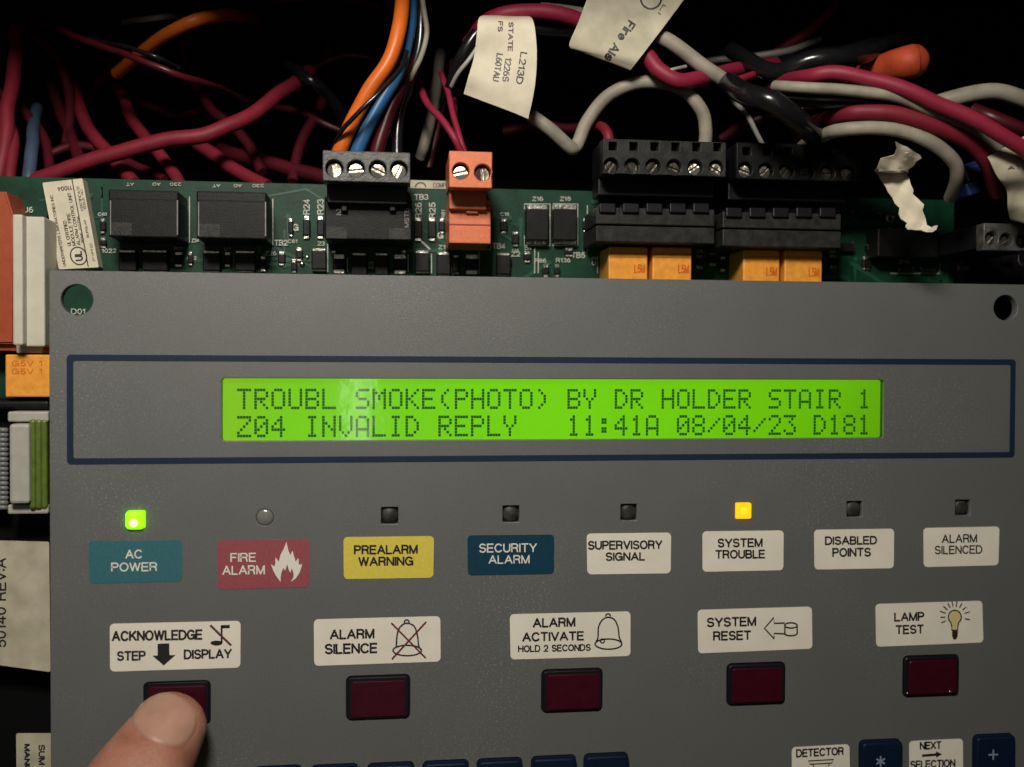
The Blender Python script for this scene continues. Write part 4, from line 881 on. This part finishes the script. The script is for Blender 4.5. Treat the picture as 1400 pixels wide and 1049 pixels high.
wire('white wire under the upper crimson wire', [(1060, 116, -0.90), (1085, 117, -1.30), (1150, 122, -1.50), (1215, 131, -1.65), (1275, 151, -1.70), (1320, 175, -1.60), (1365, 202, -1.30)], 7.5, W['w_white'])
wire('black wire between the right bundle wires', [(1040, 132, -0.70), (1090, 134, -1.00), (1150, 138, -1.20), (1220, 148, -1.35), (1280, 168, -1.40), (1330, 198, -1.40), (1370, 235, -1.20)], 11, W['w_black'])
wire('lower red wire of the right bundle', [(1090, 185, 1.80), (1125, 165, -0.20), (1155, 158, -1.10), (1190, 155, -1.40), (1235, 159, -1.55), (1285, 175, -1.60), (1325, 198, -1.50), (1352, 225, -1.30), (1365, 265, -0.80)], 11, W['w_red'])
wire('white wire curling down to the blue connector', [(1090, 205, 1.40), (1128, 184, -0.60), (1155, 178, -1.20), (1195, 176, -1.40), (1240, 182, -1.50), (1280, 198, -1.55), (1304, 222, -1.45), (1308, 246, -1.20), (1300, 270, -0.70)], 9, W['w_white'])
wire('white wire looping at the right edge', [(1262, 150, 0.60), (1295, 136, 0.10), (1330, 127, -0.10), (1370, 127, -0.15), (1410, 140, -0.10), (1440, 165, 0.20)], 10.5, W['w_white'])
wire('short white wire left of the right bundle', [(1000, 128, 1.6), (1030, 135, 1.2), (1060, 142, 1.2), (1090, 148, 1.6)], 8, W['w_white'])
wire('thin grey wire dropping onto the right long plug', [(1000, 138, 1.6), (1018, 155, 1.2), (1032, 175, .9), (1044, 200, .6)], 3.2, W['w_grey'])
wire('dark red wire behind the right long plug', [(985, 190, 2.8), (1030, 165, 2.4), (1070, 150, 2.2), (1120, 140, 2.2)], 7, W['w_darkred'])
wire('dark red wire at the right edge under the white loop', [(1330, 150, 1.6), (1360, 162, 1.3), (1400, 178, 1.2), (1440, 195, 1.4)], 9, W['w_darkred'])
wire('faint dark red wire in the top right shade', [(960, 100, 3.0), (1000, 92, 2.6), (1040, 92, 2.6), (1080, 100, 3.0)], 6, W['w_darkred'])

wire('maroon wire crossing low behind the first black relay', [(60, 215, 3.4), (110, 200, 3.4), (170, 218, 3.2), (225, 246, 2.6)], 6, W['w_darkred'])
wire('maroon wire hanging in a loose curve at the far left', [(-10, 120, 4.2), (30, 150, 4.0), (60, 190, 3.6), (70, 250, 2.8)], 7, W['w_darkred'])
wire('maroon wire arching behind the upright red wire', [(-15, 60, 5.0), (30, 45, 4.6), (75, 75, 4.4), (95, 130, 4.2), (90, 200, 3.6)], 7, W['w_darkred'])
wire('maroon wire bending down between the orange curve and the thick red wire', [(250, 60, 5.2), (262, 105, 4.6), (290, 150, 4.2), (330, 185, 3.8), (360, 235, 3.2)], 7, W['w_darkred'])
wire('maroon wire rising behind the thick red wire end', [(400, 250, 3.2), (412, 190, 3.8), (440, 140, 4.4), (450, 60, 5.2)], 7, W['w_darkred'])
wire('black wire lying across the thick red wire end', [(395, 90, 3.3), (425, 108, 2.9), (450, 130, 3.2), (470, 160, 3.6)], 8, W['w_black'])
wire('maroon wire crossing the top beside the orange wire', [(350, -10, 4.2), (390, 0, 3.8), (440, -6, 3.8), (520, 10, 4.2)], 6, W['w_darkred'])
wire('added thick black cable over the ends of the right bundle', [(985, 108, .6), (1020, 128, -.8), (1058, 140, -1.3), (1100, 172, -1.0), (1130, 195, .4)], 15, W['w_black'])  # black tube added where the wire ends fade into a dark gap
wire('thick black cable above the right bundle', [(1000, 70, 1.5), (1060, 98, .2), (1110, 84, -.3), (1160, 78, -.3), (1200, 70, .4), (1250, 40, 2.2)], 12, W['w_black'])
wire('dark red wire under the crimson bend', [(960, 118, .8), (1000, 112, .4), (1035, 100, .6), (1070, 92, 1.4)], 5, W['w_red'])

# orange wire nut
P = [U(1180, 104, .6), U(1200, 97, .3), U(1222, 90, .0), U(1240, 86, -.2), U(1252, 84, -.24), U(1262, 83.5, -.28), U(1270, 83, -.3)]
k = cmpx(1240, 85, -.2); bm = bmesh.new(); S = smooth_path(P, 8); rr = []
D = [0.0]
for i in range(1, len(S)): D.append(D[-1] + (S[i] - S[i - 1]).length)
for i in range(len(S)):
    e = D[-1] - D[i]; Rn = k * (16.5 + 5.5 * min(1, D[i] / D[-1] * 1.3)); rr.append(Rn if e > Rn else max(.01, Rn * math.sqrt(max(0, 1 - (1 - e / Rn) ** 2))))
add_tube(bm, S, rr, 18); o = mesh_obj('wire_nut', bm, M['nut'], None, P[3], 180); tag(o, 'round-ended orange cap sticking out above the right bundle', 'wire nut')

# ------------------------------------------------------------------ paper tags, torn paper, blue connector
def sheet(name, rows, m, label_, cat, texts=(), rough=.03, thick=.014, n=6, group=None, jag=0.0):
    """rows = ((left px, py, Y), (right px, py, Y)) from one end of the sheet to the other"""
    L = smooth_path([U(*r[0]) for r in rows], n); Q = smooth_path([U(*r[1]) for r in rows], n)
    nu = 10; bm = bmesh.new()
    def S(u, v):
        f = min(max(v, 0), 1) * (len(L) - 1); i = min(int(f), len(L) - 2); t = f - i
        a = L[i].lerp(L[i + 1], t); b = Q[i].lerp(Q[i + 1], t); p = a.lerp(b, u)
        p.y += rough * noise.noise(p * .9) * 1.6 + rough * .5 * noise.noise(p * 2.6)
        if jag: p.x += jag * abs(2 * u - 1) ** 3 * noise.noise(p * 5.5); p.z += jag * .6 * noise.noise(p * 4 + Vector((5, 2, 8)))
        return p
    V = [[S(j / nu, i / (len(L) - 1)) for j in range(nu + 1)] for i in range(len(L))]
    fr = [[bm.verts.new(p) for p in r] for r in V]; bk = [[bm.verts.new(p + Vector((0, thick, 0))) for p in r] for r in V]
    I = len(V) - 1
    for i in range(I):
        for j in range(nu):
            bm.faces.new((fr[i][j], fr[i + 1][j], fr[i + 1][j + 1], fr[i][j + 1])); bm.faces.new((bk[i][j], bk[i][j + 1], bk[i + 1][j + 1], bk[i + 1][j]))
    for i in range(I):
        bm.faces.new((fr[i][0], bk[i][0], bk[i + 1][0], fr[i + 1][0])); bm.faces.new((fr[i][nu], fr[i + 1][nu], bk[i + 1][nu], bk[i][nu]))
    for j in range(nu):
        bm.faces.new((fr[0][j], fr[0][j + 1], bk[0][j + 1], bk[0][j])); bm.faces.new((fr[I][j], bk[I][j], bk[I][j + 1], fr[I][j + 1]))
    bmesh.ops.recalc_face_normals(bm, faces=bm.faces)
    o = mesh_obj(name, bm, m, None, V[0][0], 60); tag(o, label_, cat, group)
    for t in texts:
        b = bmesh.new(); s, fn, ink, bold = t
        bt_ = BVHTree.FromPolygons([p for r in V for p in r], [(i * (nu + 1) + j, (i + 1) * (nu + 1) + j, (i + 1) * (nu + 1) + j + 1, i * (nu + 1) + j + 1) for i in range(I) for j in range(nu)])
        def on(px, py):
            d = (U(px, py, 0) - CAM).normalized(); h = bt_.ray_cast(CAM, d)[0]
            return (h if h is not None else U(px, py, V[I // 2][nu // 2].y)) - d * .012
        if s == 'ring': ribbon(b, [on(fn[0] + fn[2] * math.cos(R(a)), fn[1] + fn[2] * math.sin(R(a))) for a in range(fn[3], fn[4], 12)], .03)
        else:
            cx, cy, ang, wid, hei = fn; dd = Vector((math.cos(R(ang)), math.sin(R(ang)))); uu = Vector((dd.y, -dd.x))
            add_text(b, s, lambda x, y: on(*(Vector((cx, cy)) + dd * (x - .5) * wid + uu * (y - .5) * hei)), bold)
        mesh_obj('lettering', b, ink, o, V[0][0])
    return o
def down(uc, hw, v0, v1):        # reads down the sheet, letter tops to the right
    return lambda x, y: (uc + (y - .5) * hw, v0 + (v1 - v0) * x)
GT = 'paper tags on the wires'
sheet('paper_tag', [((668, 22, .62), (716, 20, .62)), ((655, 25, .05), (727, 25, .05)), ((652, 45, -.05), (732, 44, -.08)), ((648, 78, .0), (734, 78, -.1)), ((640, 106, .0), (731, 118, -.1)), ((634, 128, .1), (722, 163, 0))], M['paper'],
      'cream paper tag folded over the wires, printed with rows of numbers', 'tag',
      [('L213D', (713, 93, 99, 44, 9.5), M['ink'], .16), ('1226S', (693, 95, 98, 33, 9), M['ink'], .16), ('L60TAU', (680.5, 92, 99, 38, 9), M['ink'], .16), ('STATE', (698, 50, 92, 40, 7), M['mauveink'], .2), ('FS', (684, 36, 92, 14, 7), M['mauveink'], .2)], rough=.055, group=GT)
sheet('paper_tag', [((838, -90, .4), (985, -68, .3)), ((815, -35, .1), (954, -26, .0)), ((802, 0, .0), (934, 1, -.1)), ((790, 32, .0), (905, 40, -.1)), ((778, 62, .12), (876, 78, -.12)), ((790, 70, .15), (862, 96, .05))], M['paper2'],
      'grey cream paper tag printed Fire Ala at the top edge', 'tag',
      [('Fire Ala', (847.5, 55.5, 123, 61, 12.5), M['ink'], .18), ('ring', (890, -2, 14, -20, 200), M['ink'], 0), ('LI', (905, 13, 123, 16, 5), M['ink'], .2)], rough=.04, group=GT)
def torn():
    k = 4.373; up = [(190, 145), (232, 168), (262, 178), (300, 205), (338, 226), (348, 246), (318, 262), (300, 292), (268, 312), (262, 350)]
    lowr = [(276, 372), (284, 404), (300, 438), (296, 462), (338, 500), (364, 526), (352, 560), (372, 610), (382, 648), (408, 662), (424, 652), (444, 650), (436, 676), (410, 692), (378, 690), (330, 678), (268, 676), (252, 656), (262, 636), (226, 612), (212, 582), (216, 544), (190, 520), (172, 480), (146, 448), (136, 420), (104, 378)]
    left = [(78, 322), (92, 280), (106, 246), (150, 236), (186, 226), (200, 190)]
    px = [(1180 + x / k, 160 + y / k) for x, y in up + lowr + left]
    bm = bmesh.new(); vs = [bm.verts.new(U(x, y, -1.0)) for x, y in px]
    for t in tessellate_polygon([[Vector((v.co.x, v.co.z, 0)) for v in vs]]): bm.faces.new([vs[i] for i in t])
    for q in range(3): bmesh.ops.subdivide_edges(bm, edges=[e for e in bm.edges if e.calc_length() > .09], cuts=1, use_grid_fill=True)
    bmesh.ops.triangulate(bm, faces=bm.faces)
    zf = U(1215, 234, -1).z
    for v in bm.verts:
        p = v.co; d = p.z - zf
        y = -(.8 if d > 0 else .5) * abs(d) - .12 * (p.x - 7.0) * (1 if d < 0 else -1)
        y += .10 * abs(((p.x * 1.3 + p.z * 2.1) % 1.0) - .5) + .09 * abs(((p.x * 2.7 - p.z * 1.4) % 1.0) - .5) + .05 * noise.noise(p * 3)
        v.co = CAM + (p - CAM) * ((p.y + y - CAM.y) / (p.y - CAM.y))
    bmesh.ops.recalc_face_normals(bm, faces=bm.faces)
    bmesh.ops.solidify(bm, geom=bm.faces[:], thickness=.012)
    o = mesh_obj('torn_paper', bm, M['paper'], None, U(1215, 200, -1.0), 28)
    tag(o, 'torn cream paper scrap hanging from the white curling wire', 'paper')
torn()
sheet('paper_tag', [((1346, 216, -1.50), (1420, 176, -1.50)), ((1352, 228, -1.60), (1425, 215, -1.60)), ((1362, 246, -1.55), (1428, 240, -1.60)), ((1374, 262, -1.35), (1430, 262, -1.50)), ((1378, 282, -1.30), (1432, 285, -1.50)), ((1384, 300, -1.10), (1434, 312, -1.40))], M['paper2'],
      'crumpled beige paper tag at the right edge', 'tag', [('A1 2', (1392, 228, -8, 30, 5), M['mauveink'], .2)], rough=.1, group=GT)
sp = thing('splice_connector', 'small dark blue splice connector at the end of the white curling wire', 'connector', U(1330, 240, -.6))
for q in ((1319, 221, 1348, 246), (1322, 247, 1341, 266)):
    b = bmesh.new(); add_pbox(b, *q, -.6, -.15, .04); c0 = U((q[0] + q[2]) / 2, (q[1] + q[3]) / 2, -.6); bmesh.ops.rotate(b, verts=b.verts, cent=c0, matrix=Matrix.Rotation(R(-22), 3, 'Y'))
    o = mesh_obj('body', b, M['w_navy'], sp, c0)
    b = bmesh.new(); ribbon(b, [c0 + Vector((-.1, -.006, .06)), c0 + Vector((.1, -.006, .1))], .03); mesh_obj('ridge', b, M['w_blue'], o, c0)

# ------------------------------------------------------------------ hand pressing the first button
def sweep(bm, rows, seg=20):
    """rows = (centre, side axis half width, back axis half thickness, side dir, back dir)"""
    rings = []
    for c, a, b_, s, k_ in rows:
        rings.append([bm.verts.new(c + s * a * math.cos(2 * math.pi * j / seg) + k_ * b_ * math.sin(2 * math.pi * j / seg)) for j in range(seg)])
    for i in range(len(rings) - 1):
        for j in range(seg): bm.faces.new((rings[i][j], rings[i][(j + 1) % seg], rings[i + 1][(j + 1) % seg], rings[i + 1][j]))
    bm.faces.new(rings[0][::-1]); bm.faces.new(rings[-1])
def digit(bm, P, radii, back, flat_=.92, n=7):
    S = smooth_path(P, n); m = len(S)
    rr = []
    for i in range(m):
        f = i / (m - 1) * (len(radii) - 1); j = min(int(f), len(radii) - 2); rr.append(radii[j] + (radii[j + 1] - radii[j]) * (f - j))
    rows = []
    t0 = (S[1] - S[0]).normalized()
    for a in (80, 60, 40, 20):                       # rounded tip
        rows.append((S[0] - t0 * rr[0] * .95 * math.sin(R(a)), rr[0] * math.cos(R(a)), S[0], t0, rr[0] * math.cos(R(a)) * flat_))
    out = []
    for c, a, _, t, b_ in rows:
        s = t.cross(back).normalized(); k_ = s.cross(t).normalized(); out.append((c, a, b_, s, k_))
    for i in range(m):
        t = (S[min(i + 1, m - 1)] - S[max(i - 1, 0)]).normalized(); s = t.cross(back).normalized(); k_ = s.cross(t).normalized()
        out.append((S[i], rr[i], rr[i] * flat_, s, k_))
    sweep(bm, out)
    return S, rr
tip = U(236, 987, -.50)
ax = Vector((-.40, -.62, -.675)).normalized()          # from the fingertip back to the knuckle
backd = Vector((-.1, -.72, .69))
backd = (backd - ax * backd.dot(ax)).normalized()
side = ax.cross(backd).normalized()
bm = bmesh.new()
k1 = tip + ax * 2.3; k2 = k1 + (ax + Vector((-.1, -.1, -.25))).normalized() * 2.3; k3 = k2 + (ax + Vector((-.1, .2, -.55))).normalized() * 4.2
digit(bm, [tip + ax * .12, tip + ax * .9, tip + ax * 1.6, k1, k1.lerp(k2, .5), k2, k2.lerp(k3, .5), k3], [.63, .78, .85, .90, .87, .93, .95, 1.05], backd, .86)
# palm and curled fingers, all below the frame
palm_dir = (Vector((-.35, -.25, -.9))).normalized(); across = Vector((.86, -.45, -.2)).normalized()
wrist = k3 + palm_dir * 8.2 + across * 3.0
pb_ = palm_dir.cross(across).normalized()
rows = []
for i in range(12):
    t = i / 11; c0 = (k3 + across * 2.6).lerp(wrist, t)
    wd = 4.2 + .3 * math.sin(t * 3.1) - 1.3 * t ** 2; th = 1.25 + .5 * math.sin(t * 2.6)
    rows.append((c0, wd, th, across, pb_))
sweep(bm, rows, 28)
rows = []
for i in range(8):
    t = i / 7; rows.append((wrist + palm_dir * (t * 7 - 1), 2.9 - .1 * t + .5 * t * t, 2.0 + .4 * t, across, pb_))
sweep(bm, rows, 28)
for j, (ln, r0) in enumerate(((4.4, .98), (4.1, .93), (3.3, .82))):
    base = k3 + across * (1.9 * (j + 1)) + palm_dir * (.25 + .22 * j * j)
    inn_ = Vector((.25, .85, .1)).normalized()
    p1 = base + (inn_ * .9 - palm_dir * .35).normalized() * ln * .75
    p2 = p1 + (palm_dir * .95 + inn_ * .25).normalized() * ln * .62
    p3 = p2 + (palm_dir * .55 - inn_ * .8).normalized() * ln * .42
    digit(bm, [p3, p2.lerp(p3, .4), p2, p1.lerp(p2, .5), p1, base.lerp(p1, .5), base + palm_dir * .5], [r0 * .78, r0 * .86, r0 * .9, r0 * .92, r0 * .98, r0, r0 * 1.05], -inn_ if False else Vector((.3, .5, -.2)), .92)
tb = k3 + palm_dir * 5.2 - across * .6; tv = (Vector((-.1, .9, .25))).normalized()
digit(bm, [tb + tv * 5.2 + across * 2.2, tb + tv * 4.2 + across * 1.4, tb + tv * 2.6 + across * .2, tb + tv * 1.2, tb + across * .8], [.72, .88, .95, 1.1, 1.3], Vector((-.9, 0, .4)), .88)
me = bpy.data.meshes.new('hand_shape'); bm.to_mesh(me); bm.free()
ho = bpy.data.objects.new('hand_shape', me); sc.collection.objects.link(ho)
md = ho.modifiers.new('r', 'REMESH'); md.mode = 'VOXEL'; md.voxel_size = .085
m2 = ho.modifiers.new('s', 'SMOOTH'); m2.iterations = 8; m2.factor = .5
dg = bpy.context.evaluated_depsgraph_get(); me2 = bpy.data.meshes.new_from_object(ho.evaluated_get(dg))
bpy.data.objects.remove(ho); bpy.data.meshes.remove(me)
me2.name = 'person'; me2.materials.clear(); me2.materials.append(M['skin'])
for p in me2.polygons: p.use_smooth = True
person = link(bpy.data.objects.new('person', me2), None, None)
WL[person.name] = Vector((0, 0, 0))
tag(person, 'index finger of a bare hand pressing the button under ACKNOWLEDGE', 'person')
# nail: a thin curved plate lying on the back of the fingertip
from mathutils.bvhtree import BVHTree
bt = BVHTree.FromPolygons([v.co.copy() for v in me2.vertices], [tuple(p.vertices) for p in me2.polygons])
NR, NA = 12, 40; c0 = Vector((224.0, 983.0)); dl = Vector((.42, -.91)).normalized(); dc = Vector((.91, .42)).normalized()
bm = bmesh.new(); rings = []
def nail_hit(q):
    for k in range(40):
        p = c0 + (q - c0) * (1 - k * .02); d = (U(p.x, p.y, 0) - CAM).normalized(); h = bt.ray_cast(CAM, d)
        if h[0] is not None: return h
for i in range(NR + 1):
    r = i / NR; ring = []
    for j in range(NA):
        a = 2 * math.pi * j / NA; ca, sa = math.cos(a), math.sin(a)
        e = (abs(ca) ** 2.3 + abs(sa) ** 2.3) ** (-1 / 2.3)
        q = c0 + dl * (37 * r * e * ca) + dc * ((49 if sa > 0 else 50) * r * e * sa)
        h = nail_hit(q)
        lift = .020 if r < .9 else (.020 - (r - .9) / .1 * (.045 if ca < .55 else .02))
        ring.append(bm.verts.new(h[0] + h[1] * lift))
        if i == 0: break
    rings.append(ring)
for i in range(NR):
    for j in range(NA):
        k = (j + 1) % NA
        if i == 0: bm.faces.new((rings[0][0], rings[1][j], rings[1][k]))
        else: bm.faces.new((rings[i][j], rings[i + 1][j], rings[i + 1][k], rings[i][k]))
bmesh.ops.smooth_vert(bm, verts=[v for v in bm.verts if not v.is_boundary], factor=.5, use_axis_x=True, use_axis_y=True, use_axis_z=True)
bmesh.ops.recalc_face_normals(bm, faces=bm.faces)
mesh_obj('nail', bm, M['nail'], person, None, 180)
